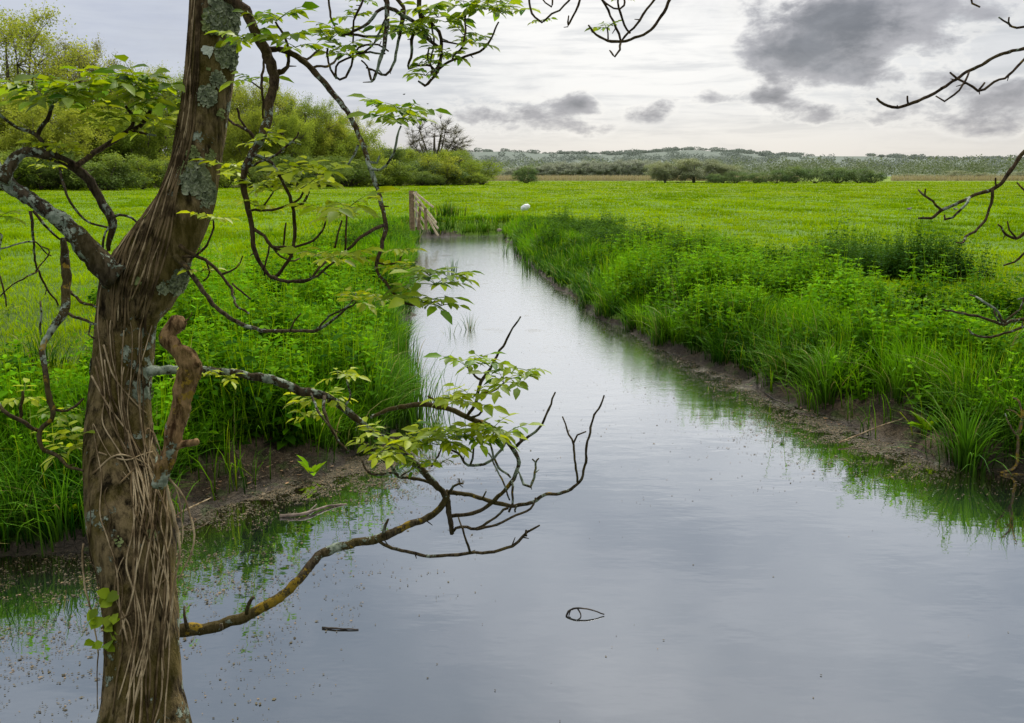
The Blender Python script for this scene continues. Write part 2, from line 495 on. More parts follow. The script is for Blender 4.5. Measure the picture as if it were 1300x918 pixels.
f = np.stack([idx[:-1, :-1], idx[:-1, 1:], idx[1:, 1:], idx[1:, :-1]], -1).reshape(-1, 4)
f = f[keep.ravel()[f].any(1)]
mb = MB(); mb.add(np.stack([X, Y, np.zeros_like(X)], -1).reshape(-1, 3), f, None, np.stack([S.ravel(), rip.ravel(), sstep(0, .8, inside).ravel()], -1))

def water_mat():
    m, nt = new_mat("ditch_water"); T = NT(nt)
    p = T.pos(); a = T.attr()
    lw = T.n('ShaderNodeLayerWeight'); lw.inputs[0].default_value = 0.5
    fac = T.rng(lw.outputs['Facing'], 0.35, 0.97, 0.50, 0.97, smooth=False)
    # small ripples
    pr = T.vscale(p, (1.0, 2.2, 1.0))
    h = T.math('ADD', T.math('MULTIPLY', T.noise(2.2, 3, .5, pr), .8), T.math('MULTIPLY', T.noise(17, 3, .6, pr), T.rng(a[1], 0, 1, .03, .9)))
    bmp = T.bump(h, 0.055, 0.05)
    gl = T.n('ShaderNodeBsdfGlossy'); T.put(gl.inputs['Roughness'], T.rng(a[1], 0, 1, .012, .07)); T.l(bmp, gl.inputs['Normal'])
    gl.inputs[0].default_value = (.93, .96, 1, 1)
    deep = T.mix(T.rng(T.noise(1.3, 4, .6, p), .4, .6), (0.010, 0.013, 0.011), (0.018, 0.022, 0.019))
    deep = T.mix(T.rng(a[2], 0, 1), (0.028, 0.022, 0.010), deep)
    df = T.n('ShaderNodeBsdfDiffuse'); T.l(deep, df.inputs[0])
    mx = T.n('ShaderNodeMixShader'); T.l(fac, mx.inputs[0]); T.l(df.outputs[0], mx.inputs[1]); T.l(gl.outputs[0], mx.inputs[2])
    # film of debris on the surface
    n = T.noise(26, 6, .75, T.vscale(p, (1, 1.6, 1)), .3)
    n2 = T.noise(5, 4, .6, p)
    t = T.math('ADD', T.math('MULTIPLY', n, .75), T.math('MULTIPLY', n2, .25))
    th = T.math('SUBTRACT', 0.76, T.math('MULTIPLY', a[0], 0.25))
    th = T.math('SUBTRACT', th, T.math('MULTIPLY', T.rng(T.noise(1.2, 3, .6, p), .45, .7), T.rng(a[1], 0, 1, .07, .27)))
    sm = T.rng(T.math('SUBTRACT', t, th), 0.0, 0.035)
    c = T.mix(T.noise(60, 2, .5, p), (0.05, 0.045, 0.028), (0.20, 0.18, 0.12))
    sb = T.principled(c, .7, .3)
    mx2 = T.n('ShaderNodeMixShader'); T.l(T.math('MULTIPLY', sm, T.rng(a[1], 0, 1, .8, .38)), mx2.inputs[0]); T.l(mx.outputs[0], mx2.inputs[1]); T.l(sb.outputs[0], mx2.inputs[2])
    # thin streaked film on the upper reach
    fs = T.rng(T.noise(3.0, 6, .7, T.vscale(p, (4.0, 17.0, 1.0)), .4), .50, .68)
    fs = T.math('MULTIPLY', T.math('MULTIPLY', fs, a[1]), .5)
    fb = T.principled((0.33, 0.31, 0.27), .8, .2)
    mx3 = T.n('ShaderNodeMixShader'); T.l(fs, mx3.inputs[0]); T.l(mx2.outputs[0], mx3.inputs[1]); T.l(fb.outputs[0], mx3.inputs[2])
    T.out(mx3.outputs[0]); return m
water = mb.build("water", water_mat()); tag(water, kind="structure")

# floating leaves and scum flecks
print("debris")
def flecks():
    n = 700000
    x = RNG.uniform(-7, 8, n); y = 2.7 + RNG.random(n) ** 1.3 * 24
    for q, (cx_, cy_, rx, ry) in enumerate(((930, 500, 2.6, 3.2), (1080, 575, 1.9, 1.2), (330, 655, 1.6, 1.2), (450, 590, .9, .8), (800, 450, 2, 4), (90, 790, 1.5, .9))):
        c0 = G(cx_, cy_); sl = slice(q * 75000, (q + 1) * 75000); x[sl] = c0[0] + RNG.uniform(-rx, rx, 75000); y[sl] = c0[1] + RNG.uniform(-ry, ry, 75000)
    sd = -sdist(x, y)
    s = scum(x, y, sd)
    cl = fbm(x * 1.7, y * 1.7, 33); cl2 = fbm(x * 9, y * 9, 35)
    pr = s ** 1.3 * .95 + 0.006 * sstep(.45, .7, cl) * (y < 9) + 0.04 * sstep(.55, .8, cl) * (y < 4.6) + .002
    pr = pr * sstep(.35, .6, cl2)
    k = (sd > 0.0) & (RNG.random(n) < pr)
    x, y = x[k], y[k]; n = len(x)
    L = RNG.uniform(.0025, .0072, n) * (1 + (y - 3) * .06) * (1 + .8 * (RNG.random(n) < .12)); W = L * RNG.uniform(.35, .8, n); a = RNG.uniform(0, 6.28, n)
    z = RNG.uniform(.003, .005, n)
    ca, sa = np.cos(a), np.sin(a)
    V = np.zeros((n, 4, 3))
    for i, (u, v) in enumerate(((-1, 0), (0, -1), (1, 0), (.1, 1))):
        V[:, i, 0] = x + u * L * ca - v * W * sa; V[:, i, 1] = y + u * L * sa + v * W * ca
        V[:, i, 2] = z + (RNG.random(n) - .5) * .0012
    f = np.arange(n * 4).reshape(n, 4)
    c = np.repeat(np.stack([RNG.random(n), np.ones(n), (RNG.random(n) < .25) * RNG.random(n)], -1), 4, axis=0)
    m = MB(); m.add(V.reshape(-1, 3), f, None, c); print("flecks", n)
    o = m.build("floating_debris", foliage_mat("debris", (0.035, 0.030, 0.016), (0.125, 0.105, 0.060), (0.24, 0.165, 0.085), trans=.1, rough=.8, hdark=1), smooth=False)
    tag(o, "pale leaf flecks and scum floating along the water's edges", "floating debris", kind="stuff")
flecks()
def litter():
    n = 160000; x = np.empty(n); y = np.empty(n)
    for q, (cx_, cy_, rx, ry) in enumerate(((1085, 525, 2.2, 2.0), (1180, 560, 1.3, 1.0), (300, 600, 1.5, 1.1), (420, 580, .9, .9))):
        c0 = G(cx_, cy_); sl = slice(q * 40000, (q + 1) * 40000); x[sl] = c0[0] + RNG.uniform(-rx, rx, 40000); y[sl] = c0[1] + RNG.uniform(-ry, ry, 40000)
    sd = sdist(x, y); k = (sd > -.02) & (sd < bare(x, y) * 1.5 + .05) & (RNG.random(n) < .16 * sstep(.3, .7, fbm(x * 5, y * 5, 61)) + .02)
    x, y, sd = x[k], y[k], sd[k]; n = len(x); z = height(x, y, sd) + .004
    L = RNG.uniform(.004, .012, n) * (1 + 1.5 * (RNG.random(n) < .08)); W = L * RNG.uniform(.15, .7, n); a = RNG.uniform(0, 6.28, n); ca, sa = np.cos(a), np.sin(a)
    V = np.zeros((n, 4, 3))
    for i, (u, v) in enumerate(((-1, 0), (0, -1), (1, 0), (.1, 1))):
        V[:, i, 0] = x + u * L * ca - v * W * sa; V[:, i, 1] = y + u * L * sa + v * W * ca; V[:, i, 2] = z + RNG.uniform(0, .008, n)
    c = np.repeat(np.stack([RNG.random(n), np.ones(n), (RNG.random(n) < .3) * RNG.random(n)], -1), 4, axis=0)
    m = MB(); m.add(V.reshape(-1, 3), np.arange(n * 4).reshape(n, 4), None, c); print("litter", n)
    tag(m.build("leaf_litter", foliage_mat("litter", (0.03, 0.022, 0.012), (0.20, 0.16, 0.10), (0.34, 0.20, 0.10), trans=.05, rough=.9, hdark=1), smooth=False), "dry leaf bits and twig crumbs scattered on the bare mud of the banks", "leaf litter", kind="stuff")
litter()

# ------------------------------------------------------------------ grass
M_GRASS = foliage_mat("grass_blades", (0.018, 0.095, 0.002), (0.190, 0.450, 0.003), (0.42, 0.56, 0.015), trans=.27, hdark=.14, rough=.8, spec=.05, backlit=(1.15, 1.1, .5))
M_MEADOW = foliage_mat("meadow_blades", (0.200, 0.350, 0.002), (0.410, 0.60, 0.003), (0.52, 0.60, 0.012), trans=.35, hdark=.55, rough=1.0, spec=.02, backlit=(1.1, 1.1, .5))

def blades(mb, x, y, z, h, w, lean, az, tr, tb, seg=2):
    """curved tapering blades; az = lean heading"""
    n = len(x)
    dx, dy = np.cos(az), np.sin(az)
    fa = az + math.pi / 2 + RNG.uniform(-.7, .7, n)
    sx, sy = np.cos(fa), np.sin(fa)
    ts = np.linspace(0, 1, seg + 1)
    V = np.zeros((n, 2 * seg + 1, 3)); C = np.zeros((n, 2 * seg + 1, 3))
    for i, t in enumerate(ts):
        ww = w * (1.0 if i == 0 else (1 - t) ** .6 * 1.0) * .5
        off = lean * t * t * h
        zz = z + h * (t - lean * .42 * t * t * t)
        cx, cy = x + dx * off, y + dy * off
        if i < seg:
            V[:, 2 * i, 0] = cx - sx * ww; V[:, 2 * i, 1] = cy - sy * ww; V[:, 2 * i, 2] = zz
            V[:, 2 * i + 1, 0] = cx + sx * ww; V[:, 2 * i + 1, 1] = cy + sy * ww; V[:, 2 * i + 1, 2] = zz
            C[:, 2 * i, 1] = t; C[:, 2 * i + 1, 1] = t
        else:
            V[:, 2 * i, 0] = cx; V[:, 2 * i, 1] = cy; V[:, 2 * i, 2] = zz; C[:, 2 * i, 1] = 1
    C[:, :, 0] = tr[:, None]; C[:, :, 2] = tb[:, None]
    k = 2 * seg + 1
    b = (np.arange(n) * k)[:, None]
    f4 = np.concatenate([b + np.array([2 * i, 2 * i + 1, 2 * i + 3, 2 * i + 2]) for i in range(seg - 1)], 0) if seg > 1 else None
    f3 = b + np.array([2 * seg - 2, 2 * seg - 1, 2 * seg])
    mb.add(V.reshape(-1, 3), f4, f3, C.reshape(-1, 3))

def in_view(x, y, m=0.16):
    return (y > 0.8) & (np.abs(x) < y * (650 / F + m) + 1.2)

# fresh green of the banks: tall tufted grass
print("bank grass")
def bank_grass():
    mb = MB()
    n = 900000
    yy = 2.0 + (RNG.random(n) ** 1.7) * 38
    half = yy * .75 + 1.5
    x = RNG.uniform(-1, 1, n) * half
    y = yy
    keep_area = RNG.random(n) < np.clip(half / 10 + .25, 0, 1)
    sd = sdist(x, y); b = bare(x, y)
    tuft = fbm(x * 1.1, y * 1.1, 41, 2); t2 = fbm(x * 4.3, y * 4.3, 43, 2)
    start = b * (0.8 + .9 * (t2 - .3))
    near = 1 - sstep(1.2, 3.4, sd + (tuft - .5) * 2.4)
    near = np.where((y < 3.4), .10, near)
    p = near * sstep(.30, .55, t2 + .12) * np.where(sd > start, 1, .10 * (fbm(x * 3, y * 3, 62) > .52)) * keep_area
    p = p * np.where(sd > .03, 1, 0)
    k = (RNG.random(n) < p * .9) & in_view(x, y)
    x, y, sd, tuft, t2, near = x[k], y[k], sd[k], tuft[k], t2[k], near[k]
    n = len(x); print("bank blades", n)
    z = height(x, y, sd) - .02
    h = (0.20 + .34 * t2 * near + .18 * RNG.random(n)) * (.65 + .6 * tuft)
    h = h * (0.8 + .2 * sstep(.1, .8, sd)) * np.where(y < 3.4, .35, 1) * (1 - .5 * sstep(.6, 1.8, sd))
    w = RNG.uniform(.005, .011, n) * (1 + y * .035)
    lean = RNG.uniform(.1, .9, n) ** 1.3
    gx_ = sdist(x + .05, y) - sd; gy_ = sdist(x, y + .05) - sd
    az = np.where((sd < .45) & (RNG.random(n) < .8), np.arctan2(-gy_, -gx_) + RNG.normal(0, .6, n), fbm(x * 1.5, y * 1.5, 47, 2) * 12 + RNG.normal(0, 1.0, n))
    tr = np.clip((tuft - .5) * 2.2 + (t2 - .5) * 1.6 + .38 + RNG.normal(0, .25, n), 0, 1)
    tb = np.clip((RNG.random(n) < .06) * 1.0 + (t2 - .6) * .8, 0, 1)
    blades(mb, x, y, z, h, w, lean, az, tr, tb, 3)
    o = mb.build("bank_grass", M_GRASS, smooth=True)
    tag(o, "tall tufted green grass on both banks of the ditch", "grass", kind="stuff")
bank_grass()

print("meadow")
def meadow():
    mb = MB()
    n = 620000
    u = RNG.random(n)
    y = 4.0 * (215 / 4.0) ** (u ** .80)
    x = RNG.uniform(-1, 1, n) * (y * .76 + 1.5)
    sd = sdist(x, y)
    big = fbm(x * .28, y * .28, 51); sm = fbm(x * 1.6, y * 1.6, 52, 2)
    k = (sd > .9) & (RNG.random(n) < .35 + .65 * sstep(.3, .6, sm)) & in_view(x, y)
    x, y, sd, big, sm = x[k], y[k], sd[k], big[k], sm[k]; n = len(x); print("meadow blades", n)
    z = height(x, y, sd) - .015
    tft = sstep(.62, .78, big) + .7 * sstep(.60, .75, fbm(x * .8, y * .25, 57, 2))
    h = (.05 + .06 * RNG.random(n) + .05 * sm) * (1 + .9 * tft)
    w = np.maximum(.006, y * .0011) * RNG.uniform(.7, 1.4, n)
    tr = np.clip(.15 + 1.5 * (fbm(x * .45, y * .16, 55) - .25) + RNG.normal(0, .07, n) - .55 * tft, 0, 1)
    tb = np.clip((RNG.random(n) < .05) * .7 + .9 * (fbm(x * .22, y * .1, 56) - .45), 0, 1)
    blades(mb, x, y, z, h, w, RNG.uniform(.1, .8, n), RNG.uniform(0, 6.28, n), tr, tb, 2)
    o = mb.build("meadow_grass", M_MEADOW)
    tag(o, "bright green pasture grass covering the flat meadow", "grass", kind="stuff")
meadow()

# ------------------------------------------------------------------ broad leaved herbs
LEAF = np.array([(0, 0, 0), (-.26, .30, .05), (0, .34, -.03), (.26, .30, .05), (-.22, .65, .02), (0, .68, -.05), (.22, .65, .02), (0, 1.0, -.14)])
LEAF4 = np.array([(0, 2, 1, 1), ])
LF4 = np.array([(1, 2, 5, 4), (2, 3, 6, 5)]); LF3 = np.array([(0, 2, 1), (0, 3, 2), (4, 5, 7), (5, 6, 7)])

def leaves(mb, pos, dirs, ups, L, wid, tr, tg, tb):
    """batch of folded pointed leaves. pos,dirs,ups (n,3)"""
    n = len(pos)
    d = dirs / (np.linalg.norm(dirs, axis=1)[:, None] + 1e-9)
    s = np.cross(d, ups); s /= (np.linalg.norm(s, axis=1)[:, None] + 1e-9)
    u = np.cross(s, d)
    V = pos[:, None, :] + (LEAF[None, :, 0:1] * (L * wid)[:, None, None]) * s[:, None, :] + (LEAF[None, :, 1:2] * L[:, None, None]) * d[:, None, :] + (LEAF[None, :, 2:3] * L[:, None, None]) * u[:, None, :]
    b = (np.arange(n) * 8)
    f4 = (b[:, None, None] + LF4[None]).reshape(-1, 4); f3 = (b[:, None, None] + LF3[None]).reshape(-1, 3)
    C = np.repeat(np.stack([tr, tg, tb], -1), 8, axis=0)
    mb.add(V.reshape(-1, 3), f4, f3, C)

def nettle_proto(rng, levels=8, H=0.7, leafL=.085):
    P_, D_, L_, G_ = [], [], [], []
    a0 = rng.uniform(0, 6.28)
    for i in range(levels):
        t = (i + 1.5) / (levels + .6)
        for k in range(2 if i < levels - 1 else 4):
            a = a0 + (i % 2) * math.pi / 2 + k * (math.pi if i < levels - 1 else math.pi / 2) + rng.normal(0, .25)
            droop = rng.uniform(-.45, .15) if i < levels - 2 else rng.uniform(.2, .8)
            D_.append((math.cos(a), math.sin(a), droop)); P_.append((math.cos(a) * .012, math.sin(a) * .012, t * H))
            L_.append(leafL * (1.15 - .75 * t ** 2) * rng.uniform(.8, 1.2)); G_.append(.02 + .98 * t ** 1.2)
    return np.array(P_), np.array(D_), np.array(L_), np.array(G_)

def herb_field(name, label, spots, mat, n, seed, H=(.4, .8), leafL=.08, wid=1.0, tb0=0.0, origin=None, levels=8, cat="herbs", kind="stuff", dens=1.0):
    """spots: (x,y,rx,ry,weight) ellipses the plants fill"""
    rng = np.random.default_rng(seed)
    protos = [nettle_proto(rng, levels, 1.0, 1.0) for _ in range(6)]
    w = np.array([s[4] * s[2] * s[3] for s in spots]); w /= w.sum()
    ch = rng.choice(len(spots), n, p=w)
    S_ = np.array(spots)[ch]
    a = rng.uniform(0, 6.28, n); r = np.sqrt(rng.random(n))
    nd = max(4, n // 30)
    if levels > 5:
        dch = rng.choice(len(spots), nd, p=w); DS = np.array(spots)[dch]
        da = rng.uniform(0, 6.28, nd); dr0 = np.sqrt(rng.random(nd)); DX = DS[:, 0] + np.cos(da) * dr0 * DS[:, 2]; DY = DS[:, 1] + np.sin(da) * dr0 * DS[:, 3]
        DR = rng.uniform(.18, .50, nd) * (1 + np.clip(DY - 12, 0, 30) * .04); DH = rng.uniform(.45, 1.45, nd); DT = rng.random(nd)
        di = rng.choice(nd, n, p=DR ** 2 / (DR ** 2).sum())
        x = DX[di] + np.cos(a) * r * DR[di]; y = DY[di] + np.sin(a) * r * DR[di]
    else:
        di = np.zeros(n, int); DH = np.ones(1); DT = np.array([.5])
        x = S_[:, 0] + np.cos(a) * r * S_[:, 2]; y = S_[:, 1] + np.sin(a) * r * S_[:, 3]
    sd = sdist(x, y); k = sd > .16 + .5 * bare(x, y)
    x, y, r, sd, di = x[k], y[k], r[k], sd[k], di[k]
    z = height(x, y, sd) - .03
    h = (H[0] + (H[1] - H[0]) * rng.random(len(x))) * (1.15 - .70 * r ** 2) * DH[di]
    rot = rng.uniform(0, 6.28, len(x)); lx = rng.normal(0, .16, len(x)); ly = rng.normal(0, .16, len(x)) 
    mb = MB()
    pr = rng.integers(0, 6, len(x)); tint = np.clip(.85 * DT[di] ** 1.4 + .3 * rng.random(len(x)) - .02, 0, 1)
    for q in range(6):
        sel = np.where(pr == q)[0]
        if not len(sel): continue
        P_, D_, L_, G_ = protos[q]; m_ = len(P_)
        ca, sa = np.cos(rot[sel])[:, None], np.sin(rot[sel])[:, None]
        hh = h[sel][:, None]
        zz = P_[None, :, 2] * hh
        sc = leafL * (.65 + .9 * rng.random((len(sel), 1)) ** 2)
        X_ = x[sel][:, None] + (P_[None, :, 0] * ca - P_[None, :, 1] * sa) + lx[sel][:, None] * zz
        Y_ = y[sel][:, None] + (P_[None, :, 0] * sa + P_[None, :, 1] * ca) + ly[sel][:, None] * zz
        Z_ = z[sel][:, None] + zz
        dx = D_[None, :, 0] * ca - D_[None, :, 1] * sa; dy = D_[None, :, 0] * sa + D_[None, :, 1] * ca; dz = np.broadcast_to(D_[None, :, 2], dx.shape)
        pos = np.stack([X_, Y_, Z_], -1).reshape(-1, 3); dr = np.stack([dx, dy, dz], -1).reshape(-1, 3)
        L = (L_[None, :] * sc).ravel()
        ups = np.tile([0, 0, 1.], (len(pos), 1)) + rng.normal(0, .25, (len(pos), 3))
        tr = np.clip(np.repeat(tint[sel], m_) + rng.normal(0, .15, len(pos)), 0, 1)
        tg = np.tile(G_, len(sel)); tb = np.clip(tb0 + (tg - .8) * .8 + rng.normal(0, .08, len(pos)), 0, 1)  # top leaves lighter and yellower, lower ones dark: light and shade painted in
        leaves(mb, pos, dr, ups, L, np.full(len(pos), wid), tr, tg, tb)
        # stems
        xs = x[sel]; ys = y[sel]; zs = z[sel]; hs = h[sel]
        for dxx, dyy in ((.004, 0), (0, .004)):
            V = np.stack([np.stack([xs - dxx, ys - dyy, zs], -1), np.stack([xs + dxx, ys + dyy, zs], -1), np.stack([xs + lx[sel] * hs + dxx * .5, ys + ly[sel] * hs + dyy * .5, zs + hs], -1), np.stack([xs + lx[sel] * hs - dxx * .5, ys + ly[sel] * hs - dyy * .5, zs + hs], -1)], 1)
            mb.add(V.reshape(-1, 3), np.arange(len(xs) * 4).reshape(-1, 4), None, (.6, .7, .4))
    o = mb.build(name, mat)
    if kind: tag(o, label, cat, kind=kind)
    else: tag(o, label, cat)
    return o

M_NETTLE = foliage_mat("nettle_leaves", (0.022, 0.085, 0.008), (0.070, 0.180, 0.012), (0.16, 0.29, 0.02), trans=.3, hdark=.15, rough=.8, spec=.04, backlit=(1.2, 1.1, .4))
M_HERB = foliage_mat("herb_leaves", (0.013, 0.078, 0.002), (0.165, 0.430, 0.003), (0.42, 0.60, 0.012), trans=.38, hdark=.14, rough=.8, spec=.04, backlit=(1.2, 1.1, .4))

def E(px, py, rx, ry, w=1.0):
    g = G(px, py, .75); return (g[0], g[1], rx, ry, w)
print("herbs")
herb_field("nettle_bed", "dense mounded nettles on the right bank above the ditch", [E(960, 345, 1.3, 1.8), E(1000, 360, 1.3, 1.2), E(1090, 385, 1.0, 1.0), E(1130, 420, 1.0, .8), E(900, 320, 1.3, 2.2, .8), E(1210, 420, 1.1, .9), E(880, 370, .7, 1.5, .7), E(1050, 410, .9, .7, .8), E(960, 400, .8, .8, .6), E(1280, 380, 1.0, 1.3, .8), E(1290, 470, .8, .5), E(1000, 425, .8, .7, 1.3), E(930, 390, .7, 1.0, 1.3), E(860, 355, .6, 1.6, 1.2), E(800, 330, .6, 2.2, 1.0), E(1080, 440, .7, .5, 1.2)], M_HERB, 5000, 5, (.30, .66), .100, cat="nettles")
herb_field("dark_nettle_patch", "dark green nettle mound at the back of the right bank", [E(1105, 328, 1.35, 1.2), E(1160, 335, .9, .9), E(1050, 325, .6, .9)], M_NETTLE, 1500, 6, (.45, .75), .09, cat="nettles", kind=None)
herb_field("bank_nettles", "leafy nettles and cow parsley on the left bank behind the tree", [E(300, 390, 1.2, 1.6), E(360, 430, 1.0, 1.0), E(420, 440, .8, 1.2), E(430, 350, 1.0, 2.0, .8), E(250, 350, 1.2, 2.0, .6), E(400, 500, .7, .5), E(300, 480, .8, .6), E(470, 500, .4, .6), E(60, 560, .9, .6, .8), E(30, 500, 1.2, .8, .5), E(100, 460, 1.2, .8, .5), E(480, 360, .6, 2.5, .6), E(30, 620, .8, .4, .8), E(440, 530, .5, .5, 1.6), E(500, 470, .4, .7, 1.3), E(380, 535, .6, .5, 1.6), E(490, 420, .4, 1.2, 1.2), E(320, 530, .6, .4, 1.2)], M_HERB, 4800, 7, (.35, .80), .105, cat="nettles")
herb_field("ground_herbs", "low small leaved weeds creeping over the muddy bank tops", [E(1120, 480, 1.0, .5), E(1200, 470, .8, .5), E(330, 540, .9, .35), E(240, 560, .6, .4), E(1000, 450, .8, .5), E(80, 640, .9, .3), E(400, 560, .5, .2)], M_HERB, 1500, 8, (.06, .2), .045, levels=4, cat="weeds")
herb_field("far_bank_weeds", "mixed weeds lining the ditch towards the fence", [E(800, 305, 1.5, 5), E(720, 285, 1.5, 6), E(480, 300, 1.0, 5), E(840, 330, 1.0, 3), E(600, 285, 2, 1.0), E(505, 290, .6, 3)], M_NETTLE, 2200, 9, (.3, .65), .10, cat="weeds", tb0=.2)


# ------------------------------------------------------------------ sedge tussocks and reeds
M_SEDGE = foliage_mat("sedge_blades", (0.030, 0.120, 0.004), (0.140, 0.33, 0.008), (0.46, 0.38, 0.14), trans=.26, hdark=.18, rough=.6, spec=.10)
def tussock(name, px, py, n, h, w, spread, label, cat, group=None, dead=.06, lean=(.2, 1.1), z0=None, seg=5, tint=.5):
    g = G(px, py, .05 if z0 is None else z0)
    x0, y0 = g[0], g[1]
    r = np.abs(RNG.normal(0, spread, n)); a = RNG.uniform(0, 6.28, n)
    x = x0 + r * np.cos(a); y = y0 + r * np.sin(a)
    sd = sdist(x, y)
    z = np.maximum(height(x, y, sd), -.12) - .02
    mb = MB()
    hh = h * RNG.uniform(.55, 1.1, n)
    ln = RNG.uniform(lean[0], lean[1], n) * (.5 + .5 * np.clip(r / (spread + 1e-6), 0, 1.5))
    tr = np.clip(tint + RNG.normal(0, .25, n), 0, 1); tb = (RNG.random(n) < dead) * RNG.uniform(.5, 1, n)
    blades(mb, x, y, z, hh, w * RNG.uniform(.7, 1.2, n), ln, a + RNG.normal(0, .5, n), tr, tb, seg)
    o = mb.build(name, M_SEDGE, origin=(x0, y0, 0))
    tag(o, label, cat, group)
    return o
tussock("sedge_tussock", 1225, 585, 210, .62, .013, .10, "large arching sedge tussock at the water's edge on the far right", "sedge")
tussock("sedge_tussock", 1290, 575, 200, .55, .012, .12, "bright sedge clump cut off by the right edge of the picture", "sedge", tint=.7)
tussock("sedge_tussock", 1050, 512, 230, .60, .011, .13, "tall fresh sedge tussock overhanging the mud at the middle of the right bank", "sedge", tint=.75)
tussock("sedge_tussock", 1010, 490, 160, .50, .010, .12, "shorter sedge tussock left of the tall one above the mud ledge", "sedge", tint=.7)
tussock("sedge_tussock", 1095, 500, 150, .55, .011, .12, "loose sedge tussock on the muddy shelf right of the tall one", "sedge")
tussock("sedge_tussock", 1230, 440, 150, .55, .010, .14, "upright dark rush clump behind the large tussock on the right bank", "rushes", lean=(.02, .2), tint=.1)
tussock("sedge_tussock", 905, 440, 160, .50, .010, .16, "sedge fringe tussock where the right bank begins to narrow", "sedge", tint=.6)
tussock("sedge_tussock", 520, 520, 320, .62, .013, .22, "thick reed fringe leaning over the water from the left bank", "reeds", lean=(.05, .5), tint=.55)
tussock("sedge_tussock", 503, 470, 280, .60, .012, .22, "upright reeds on the left bank just upstream of the leaning fringe", "reeds", lean=(.05, .4), tint=.5)
tussock("sedge_tussock", 60, 470, 150, .50, .010, .18, "blue green grass tussock left of the tree trunk", "grass tussock", z0=.5, tint=.2)
tussock("sedge_tussock", 568, 290, 230, .75, .025, .5, "dark rush clump at the foot of the leaning fence", "rushes", lean=(.05, .4), tint=0, dead=.2)
tussock("sedge_tussock", 615, 296, 90, .40, .025, .35, "round dark rush tuft on the far end of the ditch", "rushes", tint=.1)
for px, py, n, h, lab in ((552, 545, 34, .26, "short reed tuft in the water below the left reed fringe"),
        (552, 580, 26, .20, "small reed tuft standing clear of the left bank under the branch"),
        (596, 418, 16, .42, "twin stemmed reed tuft standing in mid water under the leaf spray"),
        (573, 425, 8, .34, "lone reed stem pair left of the mid water tuft"),
        (574, 348, 14, .5, "reed tuft near the left bank in the upper reach"),
        (670, 342, 12, .55, "slim reed tuft near the right bank in the upper reach"),
        (684, 345, 12, .3, "low reed tuft just right of the slim one in the upper reach"),
        (640, 322, 8, .6, "faint reed stems in the farthest reach of water"),
        (655, 324, 8, .6, "second faint reed stems nearer the right bank in the farthest reach"),
        (900, 492, 12, .17, "tiny green shoot tuft in the scum off the right bank"),
        (930, 502, 14, .15, "second tiny shoot tuft in the scum nearer the mud ledge")):
    tussock("reed_tuft", px, py, int(n * 1.4), h * 1.15, .012 if py > 400 else .026, .05 if py > 400 else .12, lab, "reeds", "reed tufts growing in the water", lean=(.02, .5), z0=0, seg=3, dead=.12, tint=.3)

def dock(px, py, z0, n, L, label, seed):
    rng = np.random.default_rng(seed); g = G(px, py, z0); x, y = g[0], g[1]; z = float(height(np.array([x]), np.array([y]))[0])
    a = rng.uniform(0, 6.28, n)
    pos = np.stack([x + .02 * np.cos(a), y + .02 * np.sin(a), np.full(n, z + .01) + rng.uniform(0, .06, n)], -1)
    d = np.stack([np.cos(a), np.sin(a), rng.uniform(.3, 1.6, n)], -1)
    mb = MB(); leaves(mb, pos, d, np.tile([0, 0, 1.], (n, 1)), L * rng.uniform(.6, 1.1, n), np.full(n, .75), rng.random(n), np.full(n, .9), rng.uniform(.2, .6, n))
    tag(mb.build("dock_plant", M_HERB, origin=(x, y, z)), label, "dock plant", "broad leaved dock plants")
dock(1180, 520, .3, 14, .20, "broad leaved dock rosette beside the bare mud on the right bank", 1)
dock(290, 395, .8, 12, .22, "pale upright dock leaves just right of the tree trunk", 2)
dock(395, 575, .2, 9, .14, "small dock rosette at the foot of the left bank above the mud spit", 3)
dock(85, 590, .5, 12, .16, "dock rosette at the left side of the trunk near the water", 4)
dock(1290, 480, .5, 12, .22, "tall dock leaves on the bank top at the right edge", 5)

def tall_clumps():
    mb = MB(); n = 13000
    y = 3.5 + RNG.random(n) ** 1.4 * 32; x = RNG.uniform(-1, 1, n) * (y * .74 + 1)
    sd = sdist(x, y); b = bare(x, y)
    k = (sd > b * .95 - .04) & (RNG.random(n) < (1 - sstep(.25, 1.3, sd)) * .75 + .02 * (sd < 5)) & in_view(x, y) & (y > 3.8)
    x, y, sd = x[k], y[k], sd[k]; gx_ = sdist(x + .05, y) - sd; gy_ = sdist(x, y + .05) - sd
    for i in range(len(x)):
        q = int(RNG.uniform(18, 60) * (1 if y[i] < 14 else .5)); r = np.abs(RNG.normal(0, .07, q)); a = RNG.uniform(0, 6.28, q)
        X_ = x[i] + r * np.cos(a); Y_ = y[i] + r * np.sin(a); z = float(height(x[i:i + 1], y[i:i + 1], sd[i:i + 1])[0]) - .03
        H_ = RNG.uniform(.28, .68) * (1 if sd[i] < 1.2 else .8)
        if sd[i] < .5: a = np.where(RNG.random(q) < .5, math.atan2(-gy_[i], -gx_[i]) + RNG.normal(0, .8, q), a)
        t = RNG.random(); wid = RNG.uniform(.006, .013) * (1 + y[i] * .03)
        blades(mb, X_, Y_, np.full(q, z), H_ * RNG.uniform(.5, 1.15, q), wid * RNG.uniform(.7, 1.1, q), RNG.uniform(.1, 1.0, q), a + RNG.normal(0, .4, q), np.clip(t + RNG.normal(0, .18, q), 0, 1), (RNG.random(q) < .07) * RNG.uniform(.5, 1, q), 4)
    tag(mb.build("tall_grass", M_SEDGE), "long arching grass growing in clumps along both banks", "grass", kind="stuff")
tall_clumps()

